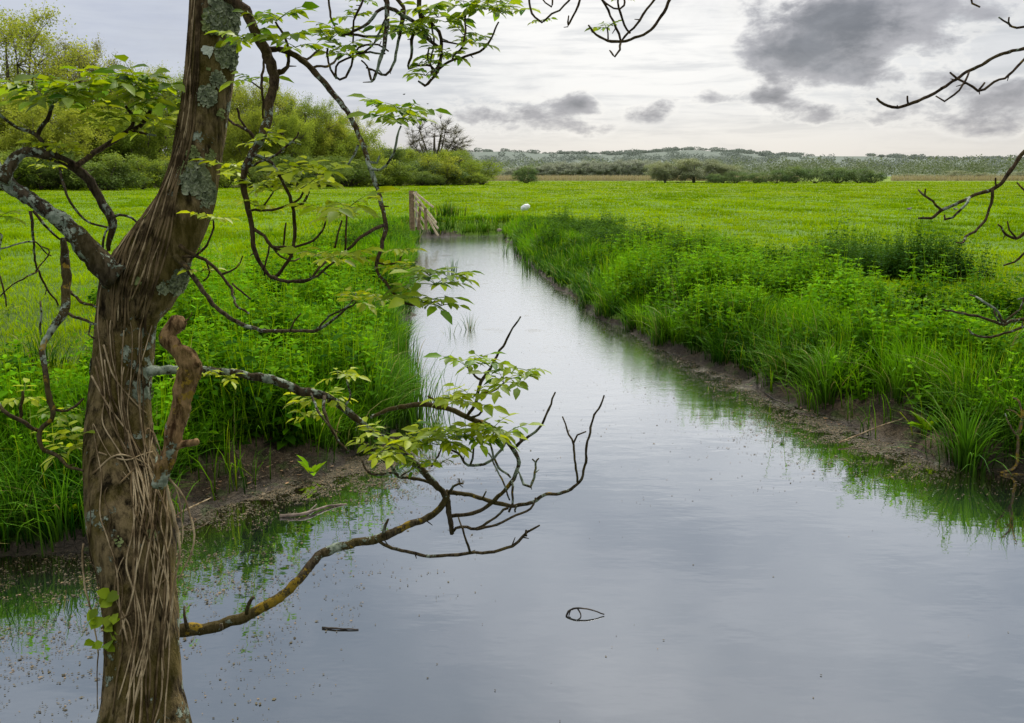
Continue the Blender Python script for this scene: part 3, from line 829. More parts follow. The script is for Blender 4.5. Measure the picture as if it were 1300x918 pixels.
# ------------------------------------------------------------------ background trees
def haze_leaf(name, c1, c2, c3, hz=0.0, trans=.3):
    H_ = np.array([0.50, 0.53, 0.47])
    f = lambda c: tuple(np.array(c) * (1 - hz) + H_ * hz)  # distance haze mixed into the leaf colours
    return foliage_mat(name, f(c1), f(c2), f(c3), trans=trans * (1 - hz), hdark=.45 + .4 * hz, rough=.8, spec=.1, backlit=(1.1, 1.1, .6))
BARK_FAR = simple_mat("far_bark", (0.07, 0.058, 0.045), (0.13, 0.11, 0.085), 3, .9)
BARK_HAZE = simple_mat("hazy_bark", (0.20, 0.20, 0.19), (0.25, 0.24, 0.22), 3, .9)  # bark paled with painted distance haze

def tree_proto(seed, depth=5, nch=(3, 4), spread=.55, up=.25, trunk=.25, leaf=.03, per=22, rad=.05, stems=1, twig_r=.0016, ratio=.72, basal=0):
    rng = random.Random(seed); tips = []; segs = MB(); R_ = np.random.default_rng(seed)
    def grow(p, d, L, r, lev):
        q = p + d * L * .5 + np.array([rng.gauss(0, .06) * L for _ in range(3)])
        e_ = q + (d + np.array([rng.gauss(0, .12) for _ in range(3)]) + np.array([0, 0, up * .3])) * L * .5
        tube(segs, [p, q, e_], [r, r * .8, r * .62], sides=5 if lev < 2 else 3, smooth_path=False)
        if lev >= 2: tips.append((q, lev)); 
        if lev >= depth: tips.append((e_, lev)); return
        n = rng.randint(*nch)
        a0 = rng.uniform(0, 6.28)
        for i in range(n):
            a = a0 + i * 6.28 / n + rng.gauss(0, .4)
            dd = d / np.linalg.norm(d)
            s = np.cross(dd, [.3, .2, .9]); s /= np.linalg.norm(s) + 1e-9; w = np.cross(dd, s)
            k = spread * rng.uniform(.6, 1.35)
            nd = dd + (math.cos(a) * s + math.sin(a) * w) * k; nd[2] += up * .5
            nd /= np.linalg.norm(nd)
            grow(e_ if i else e_, nd, L * ratio * rng.uniform(.8, 1.15), max(r * .58, twig_r), lev + 1)
    for s in range(stems):
        a = s / max(stems, 1) * 6.28 + rng.random(); k = 0 if stems == 1 else .35
        d = np.array([math.cos(a) * k, math.sin(a) * k, 1.0]); d /= np.linalg.norm(d)
        grow(np.array([math.cos(a), math.sin(a), 0]) * .02 * (stems > 1), d, trunk, rad / stems ** .5, 0)
    T_ = np.array([t[0] for t in tips])
    mb = MB()
    if per:
        n = len(T_) * per
        c = np.repeat(T_, per, 0) + R_.normal(0, .030, (n, 3))
        if basal:
            lo = c.copy(); 
            k = R_.random(n) < basal; c[k, 2] = c[k, 2] * R_.random(k.sum()) ** .7
        clump = np.repeat(R_.random(len(T_)), per)
        L = leaf * R_.uniform(.5, 1.2, n)
        d = R_.normal(0, 1, (n, 3)); d /= np.linalg.norm(d, axis=1)[:, None]
        u = R_.normal(0, 1, (n, 3)); s = np.cross(d, u); s /= np.linalg.norm(s, axis=1)[:, None]
        V = np.stack([c - d * L[:, None] * .5, c + s * L[:, None] * .35, c + d * L[:, None] * .5, c - s * L[:, None] * .35], 1)
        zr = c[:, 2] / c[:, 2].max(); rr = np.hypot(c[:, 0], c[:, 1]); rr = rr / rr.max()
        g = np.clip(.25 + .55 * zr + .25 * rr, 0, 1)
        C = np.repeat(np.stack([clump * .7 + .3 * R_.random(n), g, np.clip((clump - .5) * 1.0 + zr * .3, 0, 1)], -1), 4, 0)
        mb.add(V.reshape(-1, 3), np.arange(n * 4).reshape(-1, 4), None, C)
    allv = np.concatenate(mb.v) if per else np.concatenate(segs.v)
    H_ = np.percentile(allv[:, 2], 99.6); W_ = (np.percentile(allv[:, 0], 98) - np.percentile(allv[:, 0], 2) + np.percentile(allv[:, 1], 98) - np.percentile(allv[:, 1], 2)) / 2
    for m in (segs, mb):
        m.v = [v / np.array([W_, W_, H_]) for v in m.v]
    return segs, mb

def crown_proto(seed, lobes=9, clumps=14, leaf=.02, per=30, rx=.5, zc=.56, rz=.44, std=.035, twigs=0, stems=1, twl=.09, trunk=.03, low=0.0):
    """crown built of uneven lobes of leaf clumps, carried by limbs and twigs; unit height and width"""
    R_ = np.random.default_rng(seed); segs = MB(); L_ = []; C_ = []
    def jit(p, k): return p + R_.normal(0, k, 3)
    for l in range(lobes):
        a = l * 2.399 + R_.normal(0, .3); zf = -1 + 2 * (l + .5) / lobes; zf = max(zf, -.75 + low)
        k = math.sqrt(max(0, 1 - zf * zf)); q = R_.uniform(.50, .78)
        c = np.array([rx * q * k * math.cos(a), rx * q * k * math.sin(a), zc + rz * zf * q])
        st = np.array([0.02 * math.cos(a), .02 * math.sin(a), 0]) * (stems > 1)
        f = np.array([st[0], st[1], max(.10, c[2] * R_.uniform(.2, .42)) if stems == 1 else .02])
        mid = jit((f + c) / 2 + np.array([0, 0, -.02]), .015)
        tube(segs, [f, mid, c], [trunk * .45, trunk * .3, trunk * .16], 5, .06)
        lr = R_.uniform(.30, .46)
        for m_ in range(clumps):
            v = R_.normal(0, 1, 3); v /= np.linalg.norm(v); v[2] = abs(v[2]) * R_.choice([1, 1, -.6])
            p = c + v * [rx * lr, rx * lr, rz * lr] * R_.uniform(.55, 1.1)
            p[2] = max(p[2], .03)
            tube(segs, [c, jit((c + p) / 2, .01), p], [trunk * .12, trunk * .08, trunk * .045], 3, .05)
            L_.append(p); C_.append(R_.random() * .6 + .4 * (l % 3) / 2)
            for t in range(twigs):
                d = v * .6 + R_.normal(0, .55, 3) + (p - [0, 0, zc - .25]) * 1.2; d /= np.linalg.norm(d)
                e_ = p + d * twl * R_.uniform(.5, 1.2) + np.array([0, 0, -.004])
                tube(segs, [p, jit((p + e_) / 2, .006), e_], [trunk * .04, trunk * .028, trunk * .014], 3, smooth_path=False)
                L_.append((p + e_) / 2); C_.append(C_[-1]); L_.append(e_); C_.append(C_[-1])
    if stems == 1: tube(segs, [(0, 0, 0), (.01, 0, zc * .35), (0, .01, zc * .7), (.005, 0, zc + rz * .4)], [trunk, trunk * .75, trunk * .5, trunk * .2], 8, .06)
    T_ = np.array(L_); C_ = np.array(C_); mb = MB()
    n = len(T_) * per
    if n:
        c = np.repeat(T_, per, 0) + R_.normal(0, std, (n, 3)); c[:, 2] = np.abs(c[:, 2])
        L = leaf * R_.uniform(.5, 1.2, n); d = R_.normal(0, 1, (n, 3)); d /= np.linalg.norm(d, axis=1)[:, None]
        s_ = np.cross(d, R_.normal(0, 1, (n, 3))); s_ /= np.linalg.norm(s_, axis=1)[:, None]
        V = np.stack([c - d * L[:, None] * .5, c + s_ * L[:, None] * .35, c + d * L[:, None] * .5, c - s_ * L[:, None] * .35], 1)
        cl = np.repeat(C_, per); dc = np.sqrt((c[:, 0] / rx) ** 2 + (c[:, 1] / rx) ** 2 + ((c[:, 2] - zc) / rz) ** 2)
        g = np.clip(.15 + .45 * np.clip(c[:, 2], 0, 1) + .45 * dc - .1, 0, 1)  # inner and lower leaves darkened to paint in crown shade
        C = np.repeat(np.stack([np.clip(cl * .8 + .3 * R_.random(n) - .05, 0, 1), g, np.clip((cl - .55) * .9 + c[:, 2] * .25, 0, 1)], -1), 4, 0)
        mb.add(V.reshape(-1, 3), np.arange(n * 4).reshape(-1, 4), None, C)
    return segs, mb

print("trees")
LM = {
 'willow': haze_leaf("willow_crown", (0.20, 0.25, 0.016), (0.40, 0.45, 0.03), (0.54, 0.54, 0.08), .05, .45),
 'green': haze_leaf("spring_crown", (0.13, 0.20, 0.012), (0.29, 0.38, 0.022), (0.42, 0.48, 0.05), .05, .45),
 'dark': haze_leaf("dark_crown", (0.070, 0.125, 0.012), (0.15, 0.23, 0.020), (0.26, 0.33, 0.03), .06),
 'hedge': haze_leaf("hedge_crown", (0.060, 0.13, 0.024), (0.12, 0.22, 0.040), (0.22, 0.27, 0.05), .12),
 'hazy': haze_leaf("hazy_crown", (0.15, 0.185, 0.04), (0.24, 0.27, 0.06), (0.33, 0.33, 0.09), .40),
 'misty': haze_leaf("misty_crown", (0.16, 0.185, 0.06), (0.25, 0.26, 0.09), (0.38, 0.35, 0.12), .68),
 'buds': haze_leaf("budding_crown", (0.18, 0.18, 0.05), (0.28, 0.27, 0.07), (0.38, 0.36, 0.09), .12),
}
PR = {
 'airy': crown_proto(1, 15, 13, .013, 11, twigs=7, std=.020, trunk=.026, twl=.10),
 'full': crown_proto(2, 12, 16, .020, 34, twigs=2, std=.034, zc=.46, rz=.52),
 'full2': crown_proto(3, 11, 16, .020, 30, twigs=3, std=.030, zc=.47, rz=.51),
 'bush': crown_proto(4, 9, 16, .040, 44, std=.05, zc=.42, rz=.55, stems=4, low=.1),
 'bush2': crown_proto(5, 8, 15, .038, 40, std=.05, zc=.45, rz=.52, stems=4, low=.1),
 'bare': crown_proto(26, 14, 12, .007, 2, twigs=12, std=.012, trunk=.046, twl=.11, zc=.58, rz=.43),
}
PM = {}
def bg_tree(kind, look, px, base, top, wpx, label, cat="tree", group=None, name=None, fixd=None, barkm=None):
    key = (kind, look)
    if key not in PM:
        s_, m_ = PR[kind]
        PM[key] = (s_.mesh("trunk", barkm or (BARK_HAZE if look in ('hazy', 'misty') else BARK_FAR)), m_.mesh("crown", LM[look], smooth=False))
    d = (HC - FIELD) * F / (base - 221) if fixd is None else fixd
    x = (px - CX) / F * d * 1.0
    H_ = (base - top) / F * d; W_ = wpx / F * d
    root = empty(name or ("bush" if 'bush' in kind else "tree"), (x, d, FIELD - .05))
    tag(root, label, cat, group)
    rz = random.uniform(0, 6.28)
    for nm, me in zip(("trunk", "crown"), PM[key]):
        o = bpy.data.objects.new(nm, me); COL.objects.link(o); o.parent = root
    root.scale = (W_ * 1.2, W_ * 1.2, H_ * 1.03); root.rotation_euler = (0, 0, rz)
    return root
BG = [
 ('airy', 'willow', 30, 237, 26, 175, "tallest airy willow at the left edge with a rounded fresh green crown"),
 ('airy', 'willow', -75, 237, 50, 150, "tall airy tree only just reaching in at the left edge"),
 ('airy', 'buds', 112, 236, 62, 105, "thin leaved twiggy tree right of the tall willow"),
 ('full', 'willow', 12, 239, 112, 90, "yellow green willow thicket below the tall willow"),
 ('full2', 'willow', 78, 239, 128, 100, "rounded yellow green willow behind the left leaf spray"),
 ('full', 'green', 135, 238, 138, 100, "mid green tree left of the trunk behind the leaf spray"),
 ('airy', 'green', 165, 236, 98, 90, "loose crowned tree showing left of the trunk top"),
 ('airy', 'willow', 205, 236, 92, 90, "tall airy tree seen just left of the leaning trunk"),
 ('airy', 'green', 275, 236, 96, 80, "tall loose tree seen just right of the leaning trunk"),
 ('airy', 'willow', 340, 236, 110, 80, "tall airy willow behind the looping branch"),
 ('airy', 'green', 405, 236, 132, 70, "airy green tree left of the arching branch"),
 ('full2', 'green', 190, 238, 135, 80, "mid green tree just left of the leaning trunk"),
 ('full', 'dark', 60, 241, 188, 90, "dark low thicket under the left willows"),
 ('bush', 'dark', 140, 241, 195, 80, "dark shrub mass at the meadow edge left of the trunk"),
 ('bush2', 'green', 5, 242, 190, 80, "green shrub at the meadow edge by the left picture edge"),
 ('airy', 'green', 245, 236, 100, 90, "loose tree hidden mostly behind the leaning trunk"),
 ('airy', 'willow', 310, 236, 112, 100, "airy yellow green tree just right of the trunk"),
 ('full2', 'willow', 325, 237, 136, 70, "dense spring green tree right of the trunk"),
 ('airy', 'green', 372, 236, 122, 85, "feathery tree between the hanging branches"),
 ('full', 'green', 368, 237, 142, 60, "rounded green tree between the hanging branches"),
 ('full2', 'willow', 410, 236, 148, 56, "pale green tree left of the long arching branch"),
 ('airy', 'willow', 438, 235, 145, 80, "airy topped tree behind the arching branch"),
 ('full', 'green', 448, 236, 166, 80, "green tree stepping down right of the airy topped one"),
 ('full2', 'dark', 390, 239, 196, 90, "dark undergrowth tree at the foot of the wood"),
 ('bush', 'dark', 445, 237, 200, 70, "dark shrub at the wood's edge left of the arching branch"),
 ('full2', 'dark', 490, 235, 186, 55, "dark hawthorn at the end of the wood"),
 ('full', 'green', 520, 234, 188, 60, "olive tree at the left foot of the bare oak"),
 ('bush2', 'dark', 500, 236, 208, 60, "low dark bush in front of the hawthorn"),
 ('bush', 'hedge', 536, 235, 204, 55, "dense bush in front of the bare oak on its left"),
 ('full', 'green', 578, 234, 190, 58, "olive green tree right of the bare oak"),
 ('bush', 'hedge', 562, 235, 206, 50, "dense bush under the bare oak on its right"),
 ('bush', 'hedge', 600, 233, 210, 34, "rounded bush ending the tree line on the right"),
 ('bare', 'buds', 553, 233, 153, 76, "bare spreading oak rising above the bushes"),
 ('bush', 'hedge', 668, 232.5, 210, 30, "lone round dark bush in the meadow beyond the ditch"),
 ('full', 'hazy', 842, 232, 205, 44, "light hazy willow at the left of the far hedge"),
 ('full2', 'hazy', 878, 232, 200, 64, "broad pale willow in the far hedge"),
 ('full', 'hazy', 915, 232, 208, 44, "hazy tree right of the broad pale willow"),
]
for i_, px in enumerate(range(-60, 620, 27)):
    BG.append((('bush', 'bush2')[i_ % 2], ('green', 'green', 'dark', 'willow')[i_ % 4], px + random.uniform(-6, 6), 240.5 - max(0, px - 150) * .013, 208 + random.uniform(-14, 10), random.uniform(38, 56), "shrub in the row along the foot of the wood"))
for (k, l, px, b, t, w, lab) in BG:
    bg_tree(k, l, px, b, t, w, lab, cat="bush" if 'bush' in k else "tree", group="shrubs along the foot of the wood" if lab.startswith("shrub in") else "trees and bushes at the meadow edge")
for i, (px, t, w) in enumerate(((905, 220, 26), (930, 217, 30), (955, 219, 26), (982, 215, 34), (1005, 211, 34), (1030, 213, 34), (1058, 212, 36), (1085, 214, 36), (1103, 217, 26))):
    bg_tree(('bush', 'bush2')[i % 2], 'hedge', px, 232.5, t, w, "dark green bush in the hedge across the far side of the meadow", "bush", "hedge bushes across the far meadow")
for i, (px, t, w) in enumerate(((1150, 220, 34), (1175, 221, 26), (1205, 216, 34), (1235, 219, 30), (1262, 220, 34), (1292, 217, 34), (1325, 218, 40))):
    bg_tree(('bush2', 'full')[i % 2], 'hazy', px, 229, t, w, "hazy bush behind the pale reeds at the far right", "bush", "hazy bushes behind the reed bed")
for i in range(24):
    px = 655 + i * 7.5 + random.uniform(-4, 4)
    t = 212 - 8 * math.sin(min(1, i / 14) * 1.5) + random.uniform(-2, 3)
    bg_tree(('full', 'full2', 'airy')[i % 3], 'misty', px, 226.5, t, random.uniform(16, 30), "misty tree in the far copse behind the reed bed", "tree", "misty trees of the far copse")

def reed_bed():
    mb = MB(); n = 26000
    c = []
    y = RNG.uniform(238, 262, n); px = np.where(RNG.random(n) < .62, RNG.uniform(600, 1010, n), RNG.uniform(1125, 1420, n))
    x = (px - CX) / F * y
    z = np.full(n, FIELD - .1)
    blades(mb, x, y, z, RNG.uniform(1.1, 2.0, n), RNG.uniform(.12, .3, n), RNG.uniform(0, .4, n), RNG.uniform(0, 6.28, n), RNG.random(n), RNG.random(n) * .5, 1)
    tag(mb.build("reed_bed", foliage_mat("dry_reeds", (0.40, 0.32, 0.20), (0.54, 0.45, 0.31), (0.40, 0.40, 0.22), trans=.2, hdark=.85, rough=.9)), "pale dry reeds in a band across the far side of the meadow", "reeds", kind="stuff")
    mb = MB(); n = 5000
    px = RNG.uniform(200, 620, n); y = RNG.uniform(118, 128, n) + np.clip(px - 380, 0, 240) * .22; x = (px - CX) / F * y
    k = fbm(x * .12, y * .12, 71) > .47; x, y = x[k], y[k]; n = len(x)
    blades(mb, x, y, np.full(n, FIELD - .05), RNG.uniform(.4, .9, n), RNG.uniform(.05, .14, n), RNG.uniform(0, .5, n), RNG.uniform(0, 6.28, n), RNG.random(n), RNG.random(n), 1)
    tag(mb.build("dry_grass_strip", bpy.data.materials["dry_reeds"]), "strip of dry tan grass along the foot of the wood", "dry grass", kind="stuff")
reed_bed()

def far_wood():
    R_ = np.random.default_rng(3)
    mb = MB(); n = 4600
    az = R_.uniform(-.62, .62, n); r = R_.uniform(480, 2000, n)
    x, y = r * np.sin(az), r * np.cos(az)
    d = fbm(x * .0045, y * .0045, 81)
    p = .35 * sstep(.52, .60, d) + sstep(1800, 1950, r) * (fbm(az * 30, az * 0, 83) > .45) * .8 + .35 * (fbm(x * .02, y * .02, 85) > .62)
    p = np.where(r < 680, np.maximum(p, .6), p)
    k = R_.random(n) < p; x, y, r = x[k], y[k], r[k]
    z = height(x, y, np.full(len(x), 9.)) + hill(x, y)
    for i in range(len(x)):
        q = 200; w = R_.uniform(4.5, 8) * (1 + r[i] / 4000); h = R_.uniform(6, 12) * (1.0 if r[i] < 1500 else .7)
        v = R_.normal(0, 1, (q, 3)); v /= np.linalg.norm(v, axis=1)[:, None]; v *= R_.uniform(.6, 1, (q, 1))
        c = np.array([x[i], y[i], z[i] + h * .5]) + v * [w, w, h * .55]
        L = R_.uniform(.32, .75, q) * (.55 + r[i] / 1500)
        dd = R_.normal(0, 1, (q, 3)); dd /= np.linalg.norm(dd, axis=1)[:, None]; s = np.cross(dd, R_.normal(0, 1, (q, 3))); s /= np.linalg.norm(s, axis=1)[:, None]
        V = np.stack([c - dd * L[:, None], c + s * L[:, None] * .7, c + dd * L[:, None], c - s * L[:, None] * .7], 1)
        t = .3 + .4 * R_.random(); hzf = np.clip((r[i] - 350) / 800, 0, 1) ** .6  # hzf: haze painted into the tint, stronger with distance
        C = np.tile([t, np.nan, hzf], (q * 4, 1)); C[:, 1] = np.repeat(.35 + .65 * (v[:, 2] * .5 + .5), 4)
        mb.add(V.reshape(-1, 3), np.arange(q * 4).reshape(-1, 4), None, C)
    m = foliage_mat("distant_woodland", (0.17, 0.20, 0.095), (0.25, 0.28, 0.13), (0.29, 0.325, 0.28), trans=.05, hdark=.95, rough=.95, spec=0)  # third colour is the haze tone
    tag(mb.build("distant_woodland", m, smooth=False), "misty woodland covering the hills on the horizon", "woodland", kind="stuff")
far_wood()

# ------------------------------------------------------------------ the leaning tree
def bark_mat(name, moss=.35, lich=.5, base=((0.030, 0.021, 0.011), (0.105, 0.078, 0.042)), yellow=0.0, fs=1.0):
    m, nt = new_mat(name); T = NT(nt)
    p = T.pos()
    st = T.vscale(p, (1.0, 1.0, 0.28))
    n1 = T.noise(38 * fs, 6, .7, st); n2 = T.noise(7, 4, .6, p)
    col = T.mix(T.rng(n1, .36, .64), base[0], base[1])
    col = T.mix(T.math('MULTIPLY', T.rng(n2, .42, .6), moss), col, (0.082, 0.066, 0.010))
    sp = T.noise(16 * fs, 5, .72, p)
    thr = T.noise(3.1, 3, .5, p)
    lm = T.rng(T.math('ADD', sp, T.math('MULTIPLY', T.math('SUBTRACT', thr, .5), .9)), .66 - .12 * lich, .70 - .12 * lich)
    lc = T.mix(T.rng(T.noise(55, 3, .6, p), .35, .65), (0.15, 0.19, 0.14), (0.36, 0.41, 0.32))
    col = T.mix(T.math('MULTIPLY', lm, .9), col, lc)
    if yellow:
        ym = T.rng(T.math('ADD', T.noise(34, 4, .7, p), T.math('MULTIPLY', T.math('SUBTRACT', T.noise(9, 2, .5, p), .5), .9)), .72 - .14 * yellow, .80 - .14 * yellow)
        yc = T.mix(T.noise(70, 3, .6, p), (0.16, 0.115, 0.015), (0.42, 0.27, 0.03))
        col = T.mix(T.math('MULTIPLY', ym, .85), col, yc)
    h = T.math('ADD', n1, T.math('MULTIPLY', lm, .25))
    b = T.principled(col, .95, .07, T.bump(h, 1.0, .02 / fs))
    T.out(b.outputs[0]); return m
M_TRUNK = bark_mat("trunk_bark", .6, .12, ((0.014, 0.010, 0.005), (0.215, 0.160, 0.080)))
M_BRANCH = bark_mat("branch_bark", .25, 1.15, ((0.022, 0.016, 0.010), (0.090, 0.070, 0.045)), 0.0, 2)
M_TWIG = bark_mat("twig_bark", .3, .35, ((0.022, 0.014, 0.009), (0.085, 0.058, 0.034)), 0.2, 3)
M_TWIGY = bark_mat("lichened_twig_bark", .4, .75, ((0.028, 0.020, 0.012), (0.10, 0.078, 0.045)), 0.6, 2.4)
M_SNAG = bark_mat("snag_bark", .45, .35, ((0.040, 0.020, 0.008), (0.32, 0.20, 0.095)), .9, 1.3)
M_IVY = simple_mat("ivy_stem_bark", (0.15, 0.105, 0.055), (0.42, 0.33, 0.20), 14, .95, .5, .05)
M_IVYD = simple_mat("dark_ivy_stem_bark", (0.035, 0.024, 0.012), (0.16, 0.115, 0.060), 14, .95, .5, .05)
M_LICH = simple_mat("foliose_lichen", (0.12, 0.145, 0.085), (0.31, 0.34, 0.22), 40, .95, .5)
M_LICHG = simple_mat("green_lichen", (0.12, 0.15, 0.05), (0.26, 0.30, 0.12), 40, .95, .5)
M_LICHW = simple_mat("white_lichen", (0.42, 0.46, 0.38), (0.60, 0.63, 0.52), 60, .95, .4)
M_LEAF = foliage_mat("elder_leaves", (0.025, 0.085, 0.005), (0.130, 0.27, 0.010), (0.36, 0.44, 0.015), trans=.45, hdark=1.0, rough=.5, spec=.2, backlit=(1.5, 1.35, .4))

TD = 2.6
trunk_rows = [(-170, 268, 334), (-90, 256, 318), (0, 244, 306), (69, 239, 303), (139, 231, 293), (208, 220, 282), (250, 205, 276), (285, 186, 264), (312, 165, 250), (340, 140, 241), (370, 124, 222), (404, 121, 199), (450, 117, 195), (508, 112, 190), (560, 107, 194), (612, 106, 208), (664, 108, 222), (700, 115, 224), (733, 124, 221), (780, 128, 226), (826, 130, 227), (880, 127, 232), (950, 112, 250), (1010, 85, 275)]
tc_, tr_ = [], []
for (yy, l, r) in trunk_rows:
    d = TD + .10 * math.sin(yy / 200)
    if yy < 300: d += (300 - yy) * .0006
    tc_.append(P((l + r) / 2, yy, d)); tr_.append((r - l) / 2 / F * d * .90)
ROOT = empty("leaning_tree", tuple(tc_[-1]))
tag(ROOT, "gnarled leaning tree wrapped in bare ivy stems at the near left", "tree")
RO = np.array(tc_[-1])
def tb_(mb, name, mat, parent=None, smooth=True):
    """build with world coordinates under the tree"""
    o = mb.build(name, mat, parent=parent or ROOT, smooth=smooth, origin=RO if (parent is None or parent is ROOT or parent.parent is ROOT) else RO)
    return o

# trunk surface
tp, trr = catmull(tc_, tr_, .009)
NS = 72
def trunk_frame():
    t = np.gradient(tp, axis=0); t /= np.linalg.norm(t, axis=1)[:, None]
    u = np.array([1., 0, 0]); U = []; W = []
    for i in range(len(tp)):
        u = u - t[i] * (u @ t[i]); u /= np.linalg.norm(u); U.append(u.copy()); W.append(np.cross(t[i], u))
    return t, np.array(U), np.array(W)
TT, TU, TW = trunk_frame()
def trunk_r(i, ang):
    """radius of the trunk at ring i, heading ang"""
    i = int(min(max(i, 0), len(tp) - 1))
    cx_, sy_ = math.cos(ang), math.sin(ang); s = i * .009
    lobes = .045 * math.sin(3 * ang + s * 1.3) + .03 * math.sin(5 * ang - s * 2.1)
    v = Vector((cx_ * 1.5, sy_ * 1.5, s * 1.2))
    r = 1 + lobes + .07 * mnoise.noise(v * 1.3) + .035 * mnoise.noise(Vector((cx_ * 7, sy_ * 7, s * 3.5)))
    r += .022 * (1 - abs(mnoise.noise(Vector((cx_ * 11, sy_ * 11, s * 7)))) * 2)
    return trr[i] * r
def surf(i, ang, off=0.0):
    i = int(min(max(i, 0), len(tp) - 1)); r = trunk_r(i, ang) + off
    return tp[i] + r * (math.cos(ang) * TU[i] + math.sin(ang) * TW[i])
mb = MB(); n = len(tp)
V = np.array([[surf(i, k / NS * 2 * math.pi) for k in range(NS)] for i in range(n)])
idx = np.arange(n * NS).reshape(n, NS)
f = np.stack([idx[:-1], np.roll(idx[:-1], -1, 1), np.roll(idx[1:], -1, 1), idx[1:]], -1).reshape(-1, 4)
mb.add(V.reshape(-1, 3), f)
tb_(mb, "trunk", M_TRUNK)
CAMDIR = lambda i: math.atan2(np.dot(np.array([0, 0, HC]) - tp[i], TW[i]), np.dot(np.array([0, 0, HC]) - tp[i], TU[i]))
def ring_at(py): 
    # ring whose projected row is py
    v = tp - np.array([0, 0, HC]); dep = v[:, 1] * CP - v[:, 2] * SP; up = v[:, 1] * SP + v[:, 2] * CP
    return int(np.argmin(np.abs(CY - up / dep * F - py)))
def on_trunk(px, py, off=0.0):
    """trunk surface seen at that photo pixel: (ring, angle)"""
    i = ring_at(py); a0 = CAMDIR(i); best = None
    for a in np.linspace(a0 - 1.7, a0 + 1.7, 69):
        q = surf(i, a) - np.array([0, 0, HC]); dep = q[1] * CP - q[2] * SP; x = CX + q[0] / dep * F
        if best is None or abs(x - px) < best[0]: best = (abs(x - px), a)
    return i, best[1]

# bare ivy stems winding up the trunk: each follows waypoints on the visible side
rnd = random.Random(5)
def ivy(way, r0=.0045, r1=.0025, wob=.10, seed=0, dark=False):
    r0 *= .78; r1 *= .78
    pts = []; k = []
    ia = [on_trunk(x, y) for x, y in way]
    for (i0, a0), (i1, a1) in zip(ia[:-1], ia[1:]):
        m = max(2, int(abs(i1 - i0) / 4)) if abs(i1 - i0) > 3 else 4
        for q in range(m):
            t = q / m; k.append((i0 + (i1 - i0) * t, a0 + (a1 - a0) * t))
    k.append(ia[-1])
    for j, (i, a) in enumerate(k):
        w = wob * 1.7 * (mnoise.noise(Vector((i * .05, seed * 3.7, 0))) + .6 * mnoise.noise(Vector((i * .17, seed * 5.1, 2))))
        pts.append(surf(i, a + w, .003 + .006 * abs(mnoise.noise(Vector((i * .05, seed * 2.2, 7))))))
    rad = np.linspace(r0, r1, len(pts))
    m = MB(); tube(m, pts[::2] + ([pts[-1]] if len(pts) % 2 == 0 else []), rad[::2] if len(pts) % 2 else list(rad[::2]) + [rad[-1]], sides=6, step=.012, rough=.22, freq=90)
    tb_(m, "ivy_stem", M_IVYD if (seed * 7) % 5 < 2 or dark else M_IVY)
def lerp(a, b, t): return a + (b - a) * t
sid = 0
# main bundle: from the base, up the right, across at mid, up the left side to the top
for q in range(15):
    t = q / 14
    w = [(lerp(150, 218, rnd.random()), rnd.uniform(790, 960)), (lerp(165, 216, rnd.random()), 720 + rnd.uniform(-20, 20)), (lerp(168, 205, t), 650), (lerp(160, 190, t) + rnd.uniform(-5, 5), 600),
         (lerp(140, 182, t) + rnd.uniform(-10, 10), 540), (lerp(126, 188, t), 470 + rnd.uniform(-15, 15)), (lerp(124, 192, t) + rnd.uniform(-8, 8), 410),
         (lerp(140, 205, t), 350), (lerp(160, 215, t), 310)]
    stop = rnd.choice((5, 6, 7, 9, 9)); ivy(w[:stop], rnd.uniform(.0024, .0048), rnd.uniform(.0016, .003), .13, sid); sid += 1
# upper bundle sweeping up the left edge
for q in range(20):
    t = q / 19
    w = [(lerp(138, 185, t), 400 + rnd.uniform(-30, 30)), (lerp(148, 200, t), 345), (lerp(172, 212, t), 300), (lerp(192, 224, t), 262), (lerp(208, 232, t), 228), (lerp(222, 245, t), 180), (lerp(232, 250, t), 130), (lerp(238, 254, t), 70), (lerp(243, 256, t), 0), (lerp(258, 268, t), -90)]
    stop = rnd.choice((6, 7, 9, 10, 10)); ivy(w[:stop], rnd.uniform(.0022, .0052), rnd.uniform(.0014, .003), .08, sid, q % 3 > 0); sid += 1
# lower loose web
for q in range(10):
    x0 = rnd.uniform(130, 215); w = [(x0, rnd.uniform(800, 950))]
    y = w[0][1]; x = x0
    while y > rnd.uniform(560, 660):
        y -= rnd.uniform(40, 80); x = min(max(x + rnd.gauss(0, 14), 116), 212); w.append((x, y))
    w.append((lerp(x, 188, .6), 600 + rnd.uniform(-20, 30)))
    ivy(w, rnd.uniform(.0018, .0045), rnd.uniform(.0012, .0026), .10, sid); sid += 1
# crossing strands
for w in ([(128, 790), (160, 775), (200, 748), (218, 735)], [(120, 600), (150, 585), (185, 600), (195, 615)], [(125, 575), (160, 590), (190, 585)], [(150, 620), (175, 600), (190, 612)], [(118, 480), (140, 520), (165, 560), (185, 610)], [(122, 470), (145, 545), (170, 600)], [(130, 440), (150, 500), (185, 530)]):
    ivy(w, .004, .0025, .08, sid); sid += 1
# free hanging loops off the right side
for pts, r in (([(214, 608), (232, 630), (244, 665), (246, 690), (238, 715), (226, 738)], 1.4), ([(210, 612), (220, 650), (228, 700), (222, 740), (216, 790)], 1.8), ([(106, 690), (107, 740), (118, 785), (124, 830), (124, 900)], 1.2), ([(208, 600), (222, 618), (230, 650), (231, 690)], 1.1)):
    m = MB(); tube(m, [P(x, y, TD - .11) for x, y in pts], np.linspace(r, r * .6, len(pts)) / F * TD, 6, .02, .3, wig=.006)
    tb_(m, "ivy_stem", M_IVY)

